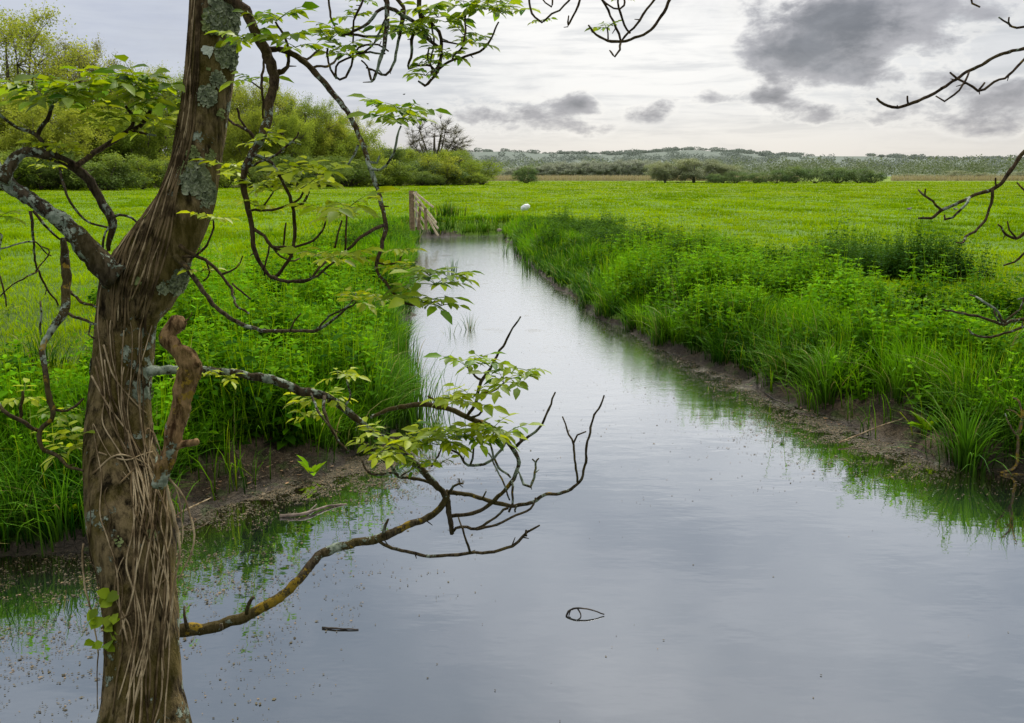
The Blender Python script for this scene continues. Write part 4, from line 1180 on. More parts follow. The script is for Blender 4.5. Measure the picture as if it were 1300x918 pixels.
# lichens on the bark
def lichen(px, py, rpx, mat, n=60, seed=0, flat=False, name="lichen_patch"):
    R_ = random.Random(seed * 13 + 1); m = MB(); i0, a0 = on_trunk(px, py); r = rpx / F * TD
    if flat:
        k = 26; V_ = [surf(i0, a0, .004)]
        for j in range(k):
            a = j / k * 6.28; rr = r * (1 + .12 * math.sin(3 * a + seed) + .08 * R_.uniform(-1, 1))
            V_.append(surf(i0 - rr * math.sin(a) / .009, a0 + rr * math.cos(a) / trr[i0], .0035))
        m.add(V_, None, [(0, j + 1, (j + 1) % k + 1) for j in range(k)])
    else:
        for j in range(n):
            a = R_.uniform(0, 6.28); q = r * math.sqrt(R_.random())
            i = i0 - q * math.sin(a) * R_.uniform(.8, 1.4) / .009; an = a0 + q * math.cos(a) / trr[i0]
            c = surf(i, an, .002); nrm = c - tp[int(min(max(i, 0), len(tp) - 1))]; nrm /= np.linalg.norm(nrm)
            s = r * R_.uniform(.10, .26) + .002
            t1 = np.cross(nrm, [R_.gauss(0, 1), R_.gauss(0, 1), R_.gauss(0, 1)]); t1 /= np.linalg.norm(t1); t2 = np.cross(nrm, t1)
            K = 7; V_ = [c + nrm * .001]
            for b in range(K):
                aa = b / K * 6.28; rr = s * R_.uniform(.6, 1.2); V_.append(c + (math.cos(aa) * t1 + math.sin(aa) * t2) * rr + nrm * (R_.uniform(.0, .9) * s))
            m.add(V_, None, [(0, b + 1, (b + 1) % K + 1) for b in range(K)])
    tb_(m, name, mat, smooth=False)
lichen(263, 77, 7.5, M_LICHW, flat=True, seed=1); lichen(227, 238, 5, M_LICHW, flat=True, seed=2)
lichen(116, 470, 9, M_LICHW, flat=True, seed=3); lichen(174, 357, 5, M_LICHG, flat=True, seed=4); lichen(265, 97, 3, M_LICHG, flat=True, seed=5)
for q, (x, y, r, mt, k) in enumerate(((285, 30, 22, M_LICH, 210), (290, 75, 16, M_LICH, 120), (274, 42, 16, M_LICHG, 110), (262, 132, 12, M_LICH, 110), (275, 110, 9, M_LICH, 60), (298, 62, 10, M_LICH, 60), (248, 235, 18, M_LICH, 140), (262, 245, 14, M_LICH, 120), (238, 225, 10, M_LICHG, 60), (228, 335, 16, M_LICH, 130), (207, 350, 8, M_LICH, 50), (240, 55, 7, M_LICH, 50), (236, 92, 6, M_LICH, 40), (246, 205, 8, M_LICHG, 40), (252, 0, 9, M_LICH, 50), (296, 10, 14, M_LICH, 90), (280, 150, 6, M_LICHG, 30), (268, 205, 8, M_LICHG, 40), (150, 690, 5, M_LICHG, 20), (192, 690, 6, M_LICHG, 25), (198, 500, 6, M_LICHG, 20))):
    lichen(x, y, r, mt, k, q + 10)

# ---- branches
def leaf_cluster(parent, pos, scale, n=5, out=None, seed=0, droop=.5, yel=.3, dark=False):
    """rosette of pinnate leaves at a twig tip, with its stalks"""
    R_ = np.random.default_rng(seed + 100); m = MB(); st = MB()
    out = np.array(out if out is not None else (0, 0, 1.0), float)
    LP, LD, LU, LL = [], [], [], []
    a0 = R_.uniform(0, 6.28)
    for k in range(n):
        a = a0 + k * 2.4 + R_.normal(0, .3)
        d = np.array([math.cos(a), math.sin(a) * .9, R_.uniform(-.15, .75)]) + out * .30
        d /= np.linalg.norm(d)
        Ls = scale * R_.uniform(.7, 1.15)
        pts = [np.array(pos)]; cur = d.copy(); step = Ls / 7
        for j in range(7):
            cur = cur + np.array([0, 0, -droop * .16]); cur /= np.linalg.norm(cur); pts.append(pts[-1] + cur * step)
        pts = np.array(pts)
        tube(st, pts, np.linspace(.0013, .0006, 8), 4, smooth_path=False, c=(.5, 1, .5))
        side = np.cross(d, [0, 0, 1.0]); side /= np.linalg.norm(side) + 1e-9
        for j, fr in ((3, .85), (5, 1.0)):
            for s in (-1, 1):
                LP.append(pts[j]); LD.append(side * s * .95 + (pts[j + 1] - pts[j]) / step * .55 + np.array([0, 0, -.12 - droop * .3 + R_.normal(0, .12)])); LL.append(Ls * .66 * fr * R_.uniform(.85, 1.1)); LU.append((R_.normal(0, .4), R_.normal(0, .4), 1))
        LP.append(pts[7]); LD.append(cur + np.array([0, 0, -.25 * droop])); LL.append(Ls * .72); LU.append((R_.normal(0, .4), R_.normal(0, .4), 1))
    q = len(LP)
    leaves(m, np.array(LP), np.array(LD), np.array(LU), np.array(LL), np.full(q, .86), np.clip(R_.normal(.4, .35, q), 0, 1), np.full(q, 1.0), np.clip(R_.normal(yel, .2, q), 0, 1))
    m.add(np.concatenate(st.v), np.concatenate(st.f4), np.concatenate(st.f3), (.5, 1, .3))
    tb_(m, "leaf_cluster", M_LEAF, parent=parent)

bseed = [0]
def branch(specs, mat=None, label=None, leaf=()):
    """specs: list of (pixel polyline [(x,y,r_px)...], depth0, depth1); first is the limb, the others its twigs"""
    m = MB(); ends = []
    for (pl, d0, d1) in specs:
        L = [0]
        for a, b in zip(pl[:-1], pl[1:]): L.append(L[-1] + math.hypot(b[0] - a[0], b[1] - a[1]))
        pts = []; rr = []
        for (q, s) in zip(pl, L):
            t = s / L[-1]; d = d0 + (d1 - d0) * t + .05 * math.sin(s * .013 + len(pl)) * math.sin(math.pi * t)
            pts.append(P(q[0], q[1], d)); rr.append(q[2] / F * d * (.84 if q[2] < 6 else .93))
        big = max(rr) > .008
        tube(m, pts, rr, 12 if big else 7, .012 if big else .016, .24 if big else .22, bseed[0], wig=.009 if big else .010, freq=45 if big else 70)
        # small side spurs and buds
        rs = random.Random(bseed[0] + 5)
        cp, cr = catmull(pts, rr, .05)
        for i in range(2, len(cp) - 1):
            if rs.random() < .30:
                t = cp[i] - cp[i - 1]; t /= np.linalg.norm(t) + 1e-9
                o = np.cross(t, [rs.gauss(0, 1), rs.gauss(0, 1), rs.gauss(0, 1)]); o /= np.linalg.norm(o) + 1e-9
                l = rs.uniform(.006, .022); 
                tube(m, [cp[i], cp[i] + (o + t * .6) * (cr[i] + l)], [min(cr[i] * .6, .003), .0012], 5, .01)
        ends.append(pts[-1]); bseed[0] += 1
    o = tb_(m, "branch", mat or M_TWIG)
    if label: o["label"] = label
    for li, lf in enumerate(leaf):
        x, y, d, s = lf[:4]; kw = lf[4] if len(lf) > 4 else {}
        leaf_cluster(o, P(x, y, d), s / F * d * .88, seed=bseed[0] * 17 + li, **kw)
    return o
def R(*a): return list(a)
dT = TD
YB = dict(yel=.75)
# left limb
branch([(R((150, 352, 20), (118, 325, 16), (95, 298, 13), (70, 275, 11), (45, 256, 10), (20, 241, 10), (4, 228, 11), (-14, 205, 11), (-50, 150, 11), (-90, 60, 10)), dT, dT - .1)], M_BRANCH, "thick grey lichen crusted limb reaching up to the left")
branch([(R((3, 232, 9), (10, 212, 8), (22, 200, 7.5), (38, 194, 7.5), (60, 198, 7), (85, 207, 6.5), (104, 219, 6.5), (121, 240, 6), (134, 262, 6), (142, 282, 6), (140, 300, 4.5), (138, 318, 2.5)), dT - .1, dT + .1),
        (R((86, 208, 4), (65, 190, 3.5), (45, 171, 3), (22, 162, 2.5), (0, 145, 2.2), (-25, 120, 2)), dT, dT - .1),
        (R((48, 172, 3.2), (60, 152, 3.2), (67, 134, 2.5)), dT, dT + .02),
        (R((76, 213, 2.2), (82, 240, 2), (95, 265, 1.8), (115, 282, 1.8), (137, 289, 1.6)), dT, dT + .05),
        (R((142, 276, 2.5), (160, 275, 2), (180, 286, 1.5)), dT + .05, dT + .1),
        (R((130, 315, 2), (134, 295, 1.5), (141, 285, 1.5)), dT, dT), (R((10, 215, 3), (12, 225, 2.5), (14, 232, 2.5)), dT, dT)], M_BRANCH, "hooked side limb arching over at the left",
       leaf=[(68, 132, dT, 52, dict(n=6)), (60, 118, dT, 46), (85, 128, dT, 50), (110, 120, dT + .05, 46), (42, 112, dT - .05, 46), (70, 190, dT, 28, YB), (88, 196, dT, 26, YB), (55, 205, dT, 22, YB), (65, 212, dT + .1, 22, YB)])
branch([(R((96, 212, 4.5), (112, 198, 4), (138, 182, 4), (160, 168, 3.5), (178, 160, 3.2), (187, 146, 3), (196, 128, 2.5)), dT, dT + .15), (R((160, 168, 3), (172, 152, 2.5), (160, 135, 2)), dT + .1, dT + .1),
        (R((165, 167, 2), (180, 168, 2), (198, 172, 1.5)), dT + .1, dT + .1)], M_TWIG, "leafy side branch of the hooked limb",
       leaf=[(196, 128, dT + .12, 50, dict(n=6)), (175, 112, dT + .1, 52, dict(n=6)), (150, 112, dT + .1, 50), (132, 104, dT + .05, 46), (160, 140, dT + .05, 46), (205, 112, dT + .15, 40), (212, 130, dT + .15, 40), (140, 150, dT, 44, YB), (195, 165, dT + .15, 38, YB), (130, 160, dT, 34, YB)])
branch([(R((80, 302, 4), (81, 330, 6), (84, 365, 6.5), (82, 392, 6), (68, 413, 5), (57, 435, 4.5), (56, 460, 4.2), (60, 490, 4.2), (66, 518, 4), (62, 534, 3.5), (50, 547, 3.5), (54, 568, 3.2), (74, 580, 3), (84, 592, 2.5), (106, 598, 1.8)), dT, dT - .15),
        (R((50, 547, 3), (30, 536, 3.2), (10, 528, 3), (-2, 512, 2.5)), dT - .1, dT - .2), (R((25, 534, 2.5), (27, 515, 2.5), (29, 497, 2)), dT - .12, dT - .15), (R((66, 520, 2.5), (85, 521, 2), (96, 516, 2), (106, 506, 1.4)), dT - .1, dT - .05),
        (R((84, 396, 2.4), (100, 404, 2.2), (122, 412, 2)), dT, dT - .05), (R((90, 370, 2), (104, 384, 2.4), (122, 390, 2)), dT, dT - .05), (R((52, 425, 1.6), (53, 400, 1.6), (51, 382, 1.2)), dT, dT),
        (R((115, 412, 1.4), (113, 425, 1.4), (120, 430, 1.4)), dT, dT)], M_TWIGY, "drooping dark branch hanging left of the trunk", leaf=[(96, 560, dT, 40, YB), (85, 575, dT, 36, YB), (75, 528, dT, 30), (30, 505, dT - .1, 30, YB)])
branch([(R((38, 268, 2.5), (42, 300, 1.8), (48, 340, 1.6), (60, 365, 1.5), (74, 388, 1.3)), dT - .1, dT + .1), (R((42, 268, 2.4), (58, 285, 2), (76, 304, 1.5)), dT, dT), (R((48, 344, 1.3), (30, 355, 1.2), (10, 366, 1.1), (-5, 380, 1)), dT, dT - .1),
        (R((0, 316, 1.2), (25, 308, 1.2), (45, 307, 1.2), (65, 325, 1)), dT - .1, dT), (R((0, 350, 1.3), (6, 370, 1.3), (8, 390, 1)), dT, dT), (R((-8, 290, 2), (2, 298, 1.6), (0, 330, 1.2)), dT - .1, dT - .1), (R((45, 345, 1.2), (62, 320, 1), (50, 312, 1)), dT - .05, dT)], M_TWIG, "fine dead twigs under the left limb", leaf=[(0, 275, dT - .1, 34), (10, 395, dT - .1, 14)])
# top right descending branch
branch([(R((280, -14, 8), (296, 0, 7.5), (310, 14, 7), (320, 32, 6.5), (329, 50, 6.5), (338, 66, 7), (345, 85, 7), (349, 104, 6.5), (343, 128, 6), (340, 152, 6), (334, 170, 6), (322, 190, 5.5), (312, 215, 5), (309, 240, 4.5), (314, 266, 4.2), (320, 290, 3.8), (324, 320, 3.4), (334, 338, 3), (346, 352, 2.6), (360, 340, 2.6), (371, 320, 2.6), (374, 290, 2.6), (370, 262, 2.6), (362, 238, 2.5), (350, 215, 2.5), (336, 202, 2.4), (322, 197, 2.4)), dT, dT - .2),
        (R((346, 351, 2.4), (366, 358, 2.4), (394, 353, 2.2), (410, 345, 2), (424, 333, 1.6)), dT - .15, dT - .25), (R((348, 354, 2), (385, 357, 2), (405, 340, 2), (416, 330, 1.6)), dT - .15, dT - .1),
        (R((318, 284, 2.6), (334, 300, 2.5), (346, 313, 2.4), (366, 318, 1.8), (372, 326, 1.5)), dT - .1, dT - .1), (R((346, 313, 2), (380, 312, 1.8), (402, 303, 1.8), (412, 285, 1.4), (414, 275, 1.2)), dT - .1, dT - .2),
        (R((320, 267, 2), (345, 267, 1.9), (368, 262, 1.8), (382, 253, 1.8), (388, 238, 1.6)), dT - .1, dT - .15), (R((370, 264, 2), (384, 259, 2), (392, 243, 2)), dT - .15, dT - .15),
        (R((330, 267, 1.4), (340, 255, 1.3), (347, 244, 1.2)), dT - .1, dT - .1), (R((310, 214, 2), (330, 206, 1.8), (352, 196, 1.8), (370, 180, 1.6), (379, 168, 1.3)), dT - .1, dT - .2),
        (R((326, 180, 3), (316, 168, 2.5), (302, 160, 2), (290, 151, 1.8)), dT, dT + .05), (R((314, 166, 2), (304, 150, 1.8), (301, 137, 1.4)), dT, dT), (R((335, 168, 2.2), (348, 170, 2), (360, 170, 1.6)), dT, dT - .05),
        (R((346, 95, 5), (358, 91, 4), (364, 84, 2.8), (365, 68, 2.4), (360, 45, 2), (350, 28, 1.5)), dT, dT - .1), (R((336, 70, 2), (333, 100, 2), (335, 130, 2), (334, 150, 1.6)), dT, dT - .02),
        (R((334, 115, 1.4), (325, 110, 1.2), (318, 103, 1)), dT, dT), (R((345, 313, 1.6), (355, 325, 1.6), (366, 332, 1.4), (380, 328, 1.4)), dT - .1, dT - .1), (R((342, 312, 1.4), (338, 330, 1.4), (336, 350, 1.3)), dT - .1, dT - .1),
        (R((360, 312, 1.5), (362, 295, 1.5), (363, 283, 1.2)), dT - .12, dT - .12)], M_TWIG, "long dark branch looping down right of the trunk",
       leaf=[(352, 26, dT - .1, 40, dict(n=5)), (368, 50, dT - .1, 40), (375, 60, dT - .1, 38, dict(n=4)), (310, 48, dT, 34), (318, 103, dT, 34, dict(n=4)), (308, 50, dT + .05, 32), (330, 25, dT, 30),
             (335, 185, dT - .1, 34, YB), (390, 236, dT - .15, 48, dict(n=6, yel=.8)), (372, 222, dT - .1, 36, YB), (400, 218, dT - .15, 38, YB), (347, 243, dT - .1, 40, YB), (330, 240, dT - .1, 34, YB), (290, 215, dT + .1, 40, YB), (325, 262, dT - .1, 26, YB),
             (416, 330, dT - .2, 40, YB), (412, 272, dT - .2, 34, YB)])
branch([(R((336, 64, 5), (354, 62, 4.5), (374, 71, 4.6), (395, 87, 4.6), (416, 109, 4.4), (436, 135, 4), (452, 162, 4), (461, 186, 3.8), (470, 210, 3.6), (478, 232, 3.6), (486, 262, 3.4), (489, 286, 3.2), (487, 312, 3), (479, 338, 2.6), (490, 360, 2.2), (506, 381, 2), (521, 388, 1.7), (537, 385, 1.3)), dT, dT - .4),
        (R((488, 286, 2.8), (470, 291, 2.6), (452, 304, 2.4), (441, 317, 2.2)), dT - .3, dT - .4), (R((438, 318, 1.8), (437, 295, 1.6), (440, 270, 1.3)), dT - .35, dT - .35), (R((425, 315, 1.6), (430, 295, 1.4), (434, 280, 1.3)), dT - .35, dT - .35),
        (R((470, 216, 2.2), (485, 214, 2), (496, 202, 2), (504, 184, 1.8), (509, 160, 1.4)), dT - .2, dT - .3), (R((455, 184, 2), (450, 196, 1.8), (442, 209, 1.5)), dT - .2, dT - .2),
        (R((480, 334, 1.8), (497, 335, 1.6), (507, 330, 1.5), (511, 320, 1.2)), dT - .35, dT - .35), (R((470, 206, 1.8), (480, 206, 1.6), (482, 198, 1.3)), dT - .2, dT - .2)], M_TWIG, "long arching branch sweeping down to the right over the bank",
       leaf=[(509, 158, dT - .3, 44, dict(n=6)), (519, 146, dT - .3, 40), (497, 143, dT - .3, 36), (485, 245, dT - .3, 10), (537, 384, dT - .4, 46, dict(n=6)), (553, 362, dT - .4, 46, dict(n=6)), (570, 352, dT - .4, 36, dict(n=4)), (545, 350, dT - .4, 30, dict(n=4)), (560, 388, dT - .4, 34, dict(n=4)), (440, 266, dT - .35, 44, dict(n=6, yel=.4)), (425, 278, dT - .3, 32, YB), (510, 345, dT - .35, 26, YB), (515, 318, dT - .35, 24, YB), (430, 330, dT - .35, 40, YB)])
# low right twigs from the trunk
branch([(R((222, 325, 4.5), (236, 340, 4), (245, 352, 3.6), (257, 370, 3.4), (275, 390, 3.3), (297, 407, 3.2), (325, 418, 3.1), (360, 421, 2.6), (400, 420, 2.4), (425, 405, 2), (440, 390, 1.6), (452, 384, 1.2)), dT, dT - .25), (R((400, 420, 1.8), (418, 402, 1.5), (436, 392, 1.3), (452, 372, 1)), dT - .2, dT - .25), (R((368, 421, 1.4), (374, 408, 1.3), (382, 398, 1)), dT - .2, dT - .2)], M_TWIGY, "low branch bowing right from the trunk at mid height", leaf=[(452, 384, dT - .25, 28, YB), (480, 380, dT - .3, 26, YB)])
branch([(R((228, 312, 3.5), (246, 322, 3), (262, 330, 2.6), (280, 348, 2.4), (292, 365, 2.2), (302, 388, 1.8), (316, 398, 1.5)), dT, dT - .15), (R((232, 326, 2.4), (248, 324, 2), (262, 312, 1.8), (269, 298, 1.6), (271, 280, 1.3)), dT, dT - .1), (R((282, 348, 1.8), (300, 340, 1.4), (308, 325, 1)), dT - .05, dT - .05), (R((262, 332, 1.5), (266, 345, 1.4), (258, 357, 1.2)), dT, dT), (R((295, 360, 1.5), (308, 370, 1.4), (318, 380, 1.2)), dT - .1, dT - .1)], M_TWIG, "short forked twigs on the right of the trunk", leaf=[(268, 280, dT - .1, 26, YB), (255, 345, dT, 22, YB)])
# long right limb over the water
d2 = dT + .15
branch([(R((186, 472, 6.5), (225, 470, 6), (262, 470, 5.5), (300, 474, 5.5), (345, 482, 6), (385, 497, 6), (415, 504, 6), (440, 522, 5.5), (470, 546, 5.2), (500, 564, 5), (530, 591, 5), (553, 614, 5), (567, 632, 5), (571, 655, 4), (574, 678, 3.2)), dT, d2 + .2),
        (R((412, 503, 3), (414, 530, 2.4), (422, 545, 2.2), (430, 562, 1.8), (442, 573, 1.4)), d2 - .1, d2 - .2), (R((395, 500, 2), (402, 522, 1.8), (420, 545, 1.4), (428, 560, 1.2)), d2 - .1, d2 - .2), (R((436, 518, 2), (445, 500, 1.6), (440, 482, 1.2)), d2, d2)], M_BRANCH, "long lichened branch reaching right across the ditch", leaf=[(262, 478, dT + .05, 34, dict(yel=.95)), (285, 480, dT + .05, 26, dict(n=4, yel=.95)), (400, 512, d2, 34, YB), (420, 508, d2, 30, YB), (430, 480, d2, 30, YB), (395, 530, d2, 26, YB)])
branch([(R((470, 530, 2.5), (497, 518, 3.5), (520, 514, 4), (545, 514, 4), (572, 520, 4), (592, 529, 4), (620, 541, 3.8), (642, 558, 3.6), (655, 576, 3.4), (659, 588, 3.2), (652, 608, 3), (640, 625, 3), (625, 638, 3), (605, 651, 3), (574, 655, 3)), d2 + .1, d2 + .2),
        (R((656, 566, 2.8), (672, 554, 2.2), (684, 543, 2), (697, 521, 1.8), (705, 498, 1.3)), d2 + .2, d2 + .1), (R((661, 560, 1.8), (660, 548, 1.5)), d2 + .2, d2 + .2),
        (R((592, 530, 2.6), (604, 512, 2.6), (610, 484, 2.6), (622, 468, 2.2), (638, 440, 1.8), (661, 402, 1.2)), d2 + .1, d2), (R((610, 482, 2), (600, 475, 1.6), (592, 465, 1.3)), d2 + .1, d2), (R((612, 499, 1.8), (626, 496, 1.6), (640, 486, 1.3)), d2, d2 - .05),
        (R((642, 558, 2.4), (632, 575, 2.2), (620, 587, 2.2), (600, 592, 2.2), (588, 586, 2), (582, 575, 1.8), (563, 571, 1.5)), d2 + .1, d2), (R((597, 590, 1.8), (600, 575, 1.6), (601, 560, 1.2)), d2, d2),
        (R((622, 562, 1.6), (630, 590, 1.8), (648, 606, 1.8)), d2, d2 + .1), (R((652, 606, 2), (658, 598, 2), (664, 614, 2.2), (674, 617, 2.2), (680, 600, 1.8), (680, 587, 1.5), (676, 583, 1.2)), d2 + .1, d2), (R((680, 588, 1.4), (684, 582, 1.2)), d2, d2),
        (R((650, 610, 2), (650, 640, 1.8), (646, 650, 1.6)), d2, d2), (R((620, 575, 1.3), (637, 610, 1.3), (647, 635, 1.3)), d2, d2), (R((564, 515, 2), (552, 508, 2), (543, 503, 1.6)), d2, d2), (R((594, 530, 2.4), (605, 528, 1.8), (612, 522, 1.6)), d2 + .1, d2)], M_TWIGY, "mossy yellow branch arching over the water and curling back",
       leaf=[(592, 465, d2, 36), (615, 462, d2, 34, dict(n=4)), (640, 486, d2 - .05, 34), (660, 482, d2 - .05, 34, dict(n=5)), (668, 470, d2 - .05, 28, dict(n=3)), (600, 505, d2, 36, YB), (590, 515, d2, 36, YB), (575, 508, d2, 30, YB), (563, 562, d2, 40, YB), (580, 558, d2, 40), (600, 556, d2, 40), (618, 556, d2, 38, YB), (555, 565, d2, 36), (640, 552, d2, 34), (625, 545, d2, 32, YB)])
branch([(R((200, 803, 8), (236, 799, 9), (262, 797, 7.5), (292, 789, 7.5), (320, 778, 7), (346, 764, 6.6), (375, 740, 6.2), (400, 711, 6), (420, 698, 6), (450, 690, 6), (485, 682, 6), (512, 671, 5.6), (540, 660, 5.2), (558, 646, 5), (568, 628, 5)), dT, d2 + .18),
        (R((313, 779, 3), (316, 768, 3), (322, 758, 2.4)), dT + .02, dT), (R((486, 682, 3), (489, 670, 2.6), (493, 659, 1.8)), d2 + .1, d2 + .1), (R((238, 797, 3), (236, 780, 2), (234, 770, 1.4)), dT, dT), (R((280, 792, 3), (281, 800, 2.4)), dT, dT),
        (R((482, 688, 2.6), (510, 698, 2.6), (545, 706, 2.6), (580, 704, 2.6), (596, 702, 2.6), (620, 701, 2.4), (650, 693, 2.3), (664, 682, 2.3), (671, 676, 2), (685, 667, 1.4)), d2 + .1, d2), (R((597, 702, 2.2), (591, 688, 1.8), (588, 672, 1.6), (582, 657, 1.2)), d2, d2), (R((668, 680, 2), (668, 673, 1.6)), d2, d2)], M_TWIGY, "low thick branch rising right from the trunk foot to the fork")
branch([(R((566, 624, 4), (585, 626, 3.2), (608, 631, 3.2), (630, 639, 3.2), (648, 643, 3), (672, 638, 2.8), (690, 629, 2.6), (715, 625, 2.4), (735, 612, 2.2), (743, 592, 2), (746, 560, 1.8), (752, 532, 1.6), (762, 515, 1.4), (767, 502, 1.1)), d2 + .2, d2),
        (R((733, 612, 1.8), (730, 590, 1.8), (728, 565, 1.7), (719, 545, 1.4), (714, 529, 1.1)), d2, d2 - .05), (R((728, 563, 1.6), (735, 553, 1.4), (744, 548, 1.2)), d2, d2), (R((576, 674, 2.2), (585, 670, 2.2), (605, 672, 2.2), (625, 660, 2), (645, 645, 2)), d2 + .2, d2 + .1),
        (R((605, 672, 2), (630, 667, 2), (655, 655, 1.8), (672, 645, 1.8), (680, 632, 1.6)), d2 + .1, d2 + .1), (R((568, 628, 2.5), (574, 618, 2), (582, 614, 1.8), (588, 614, 1.3)), d2 + .2, d2 + .15), (R((584, 614, 1.4), (583, 608, 1.1)), d2 + .15, d2 + .15), (R((654, 650, 1.5), (656, 642, 1.3)), d2, d2), (R((612, 634, 1.6), (617, 624, 1.3)), d2 + .1, d2 + .1)], M_TWIGY, "thin bare branch forking far right over open water")
branch([(R((560, 622, 2.8), (545, 612, 2.6), (525, 608, 2.6), (506, 605, 2.6), (495, 592, 2.4), (480, 577, 2.4), (470, 568, 1.8)), d2 + .2, d2), (R((500, 600, 2), (480, 603, 2), (465, 597, 1.8), (460, 585, 1.4)), d2, d2), (R((510, 604, 1.6), (518, 598, 1.4), (524, 592, 1.2)), d2 + .1, d2), (R((548, 592, 1.6), (556, 580, 1.4), (560, 568, 1.2)), d2 + .1, d2)], M_TWIGY, "short mossy side branch back towards the left bank",
       leaf=[(485, 572, d2, 36, YB), (505, 575, d2, 34, YB), (500, 585, d2, 30), (530, 592, d2, 26), (540, 565, d2, 34, YB), (556, 592, d2, 26, dict(n=3)), (470, 555, d2, 30, YB)])
# dead snag
m = MB()
sn = [(200, 618, 9), (206, 600, 9), (214, 577, 9.5), (222, 545, 10.5), (231, 512, 11.5), (236, 490, 12), (243, 468, 13), (236, 454, 11), (224, 444, 10), (215, 432, 9.5), (214, 421, 9), (224, 413, 10), (233, 411, 8)]
tube(m, [P(x, y, dT - .14) for x, y, r in sn], [r / F * dT * (1.05 if i_ % 2 else .95) for i_, (x, y, r) in enumerate(sn)], 28, .006, .26, 3, wig=.006, freq=24)
tube(m, [P(224, 566, dT - .14), P(238, 563, dT - .15), (P(250, 560, dT - .17))], [.013, .009, .010], 10, .01, .4, 4, freq=40)
tube(m, [P(244, 470, dT - .14), P(252, 462, dT - .16)], [.016, .008], 10, .006, .5, 6, freq=50)
tube(m, [P(232, 411, dT - .14), P(240, 404, dT - .15), P(244, 397, dT - .16)], [.004, .002, .001], 6, .01, .3, 4)
sg = tb_(m, "dead_snag", M_SNAG); sg["label"] = "crooked dead snag with orange lichen beside the trunk"
# ivy shoot at the foot
leafp = MB(); R_ = np.random.default_rng(4); k = 22
pos = np.array([P(137 + R_.normal(0, 9), 745 + R_.uniform(0, 75), dT - .16) for _ in range(k)])
dr = np.stack([R_.normal(0, 1, k), R_.normal(-.6, .3, k), R_.normal(-.3, .5, k)], -1)
leaves(leafp, pos, dr, np.tile([0, -.8, .6], (k, 1)), R_.uniform(.025, .045, k), np.full(k, 1.5), R_.random(k), np.ones(k), R_.uniform(.2, .6, k))
tb_(leafp, "ivy_leaves", M_LEAF)
# crown twigs dangling into the top of the frame; their limb leaves the trunk above the frame
dt = dT + .15
branch([(R((296, -90, 16), (360, -120, 12), (430, -110, 9), (475, -70, 6), (485, -20, 4.5), (491, 9, 4), (490, 40, 3.4), (487, 62, 3), (480, 88, 2.4), (472, 104, 2), (468, 90, 1.6), (459, 77, 1.2)), dT, dt),
        (R((491, 9, 2.6), (478, 16, 2.4), (467, 31, 2.4), (442, 43, 2), (434, 45, 1.4)), dt, dt), (R((493, 10, 3.2), (509, 19, 3), (532, 31, 3), (544, 49, 2.8), (560, 64, 2.5), (557, 85, 2.2), (547, 93, 1.8)), dt, dt - .05),
        (R((430, -110, 6), (500, -95, 5), (525, -30, 4), (533, 16, 3.2), (532, 31, 2.6), (523, 49, 2.4), (522, 67, 2), (518, 88, 1.8), (530, 83, 1.8), (546, 83, 1.8), (551, 92, 1.8), (565, 82, 1.8), (576, 76, 1.8), (597, 70, 1.8), (613, 62, 1.8), (625, 46, 1.6), (633, 28, 1.2)), dt, dt),
        (R((533, 16, 2.8), (551, 31, 2.6), (560, 49, 2.6), (560, 70, 2.4), (555, 92, 2.2), (539, 108, 2), (531, 103, 1.4)), dt + .03, dt), (R((480, -30, 3), (500, -5, 3), (511, 8, 3), (510, 32, 2.8), (506, 53, 2.4), (495, 88, 2), (484, 95, 1.8), (472, 89, 1.6), (465, 86, 1.2)), dt + .05, dt + .05),
        (R((445, 43, 1.8), (468, 45, 2), (491, 43, 2), (509, 33, 2.2), (510, 12, 2)), dt + .05, dt + .05), (R((430, -110, 3), (418, -40, 2.4), (417, -2, 1.8), (419, 21, 1.7), (425, 33, 1.4)), dt, dt - .05), (R((470, -30, 2), (458, 7, 1.7), (449, 25, 1.6), (448, 55, 1.4)), dt, dt),
        (R((416, 62, 1.7), (419, 88, 1.7), (432, 101, 1.8), (444, 90, 1.8), (448, 68, 1.6)), dt, dt), (R((427, 100, 1.8), (426, 85, 1.7), (440, 76, 1.6), (470, 60, 1.6), (487, 32, 1.6), (492, 12, 1.6)), dt, dt),
        (R((452, 68, 1.7), (475, 66, 1.6), (489, 68, 1.4)), dt, dt), (R((452, 65, 1.5), (465, 58, 1.5), (482, 57, 1.5), (493, 65, 1.3)), dt, dt), (R((592, 16, 1.5), (591, 40, 1.5), (588, 58, 1.5), (574, 76, 1.5)), dt, dt), (R((560, 52, 1.4), (580, 55, 1.3), (590, 58, 1.2)), dt, dt),
        (R((548, 30, 1.6), (552, 55, 1.5), (546, 83, 1.4)), dt, dt), (R((380, 73, 2), (394, 74, 1.8), (410, 60, 1.3)), dT - .02, dt - .05), (R((397, 86, 2), (420, 82, 1.8), (433, 71, 1.3)), dT - .05, dt - .05), (R((553, 90, 1.6), (543, 75, 1.4), (545, 60, 1.2)), dt, dt)], M_TWIG, "tangle of looping dark twigs dangling from the crown",
       leaf=[(420, 50, dt, 34), (436, 62, dt, 36), (446, 72, dt, 32), (428, 40, dt, 28, dict(n=4)), (462, 2, dt, 26), (450, 22, dt, 22), (505, 35, dt, 34), (520, 40, dt, 34), (530, 44, dt, 28), (540, 14, dt, 34), (556, 22, dt, 34), (565, 28, dt, 26, dict(n=4)), (590, 8, dt, 30), (618, 12, dt, 36), (634, 14, dt, 40, dict(n=6)), (650, 18, dt, 32, dict(n=4)), (588, 44, dt, 28), (600, 56, dt, 30), (560, 70, dt, 28), (552, 80, dt, 28), (540, 96, dt, 26), (572, 72, dt, 24)])
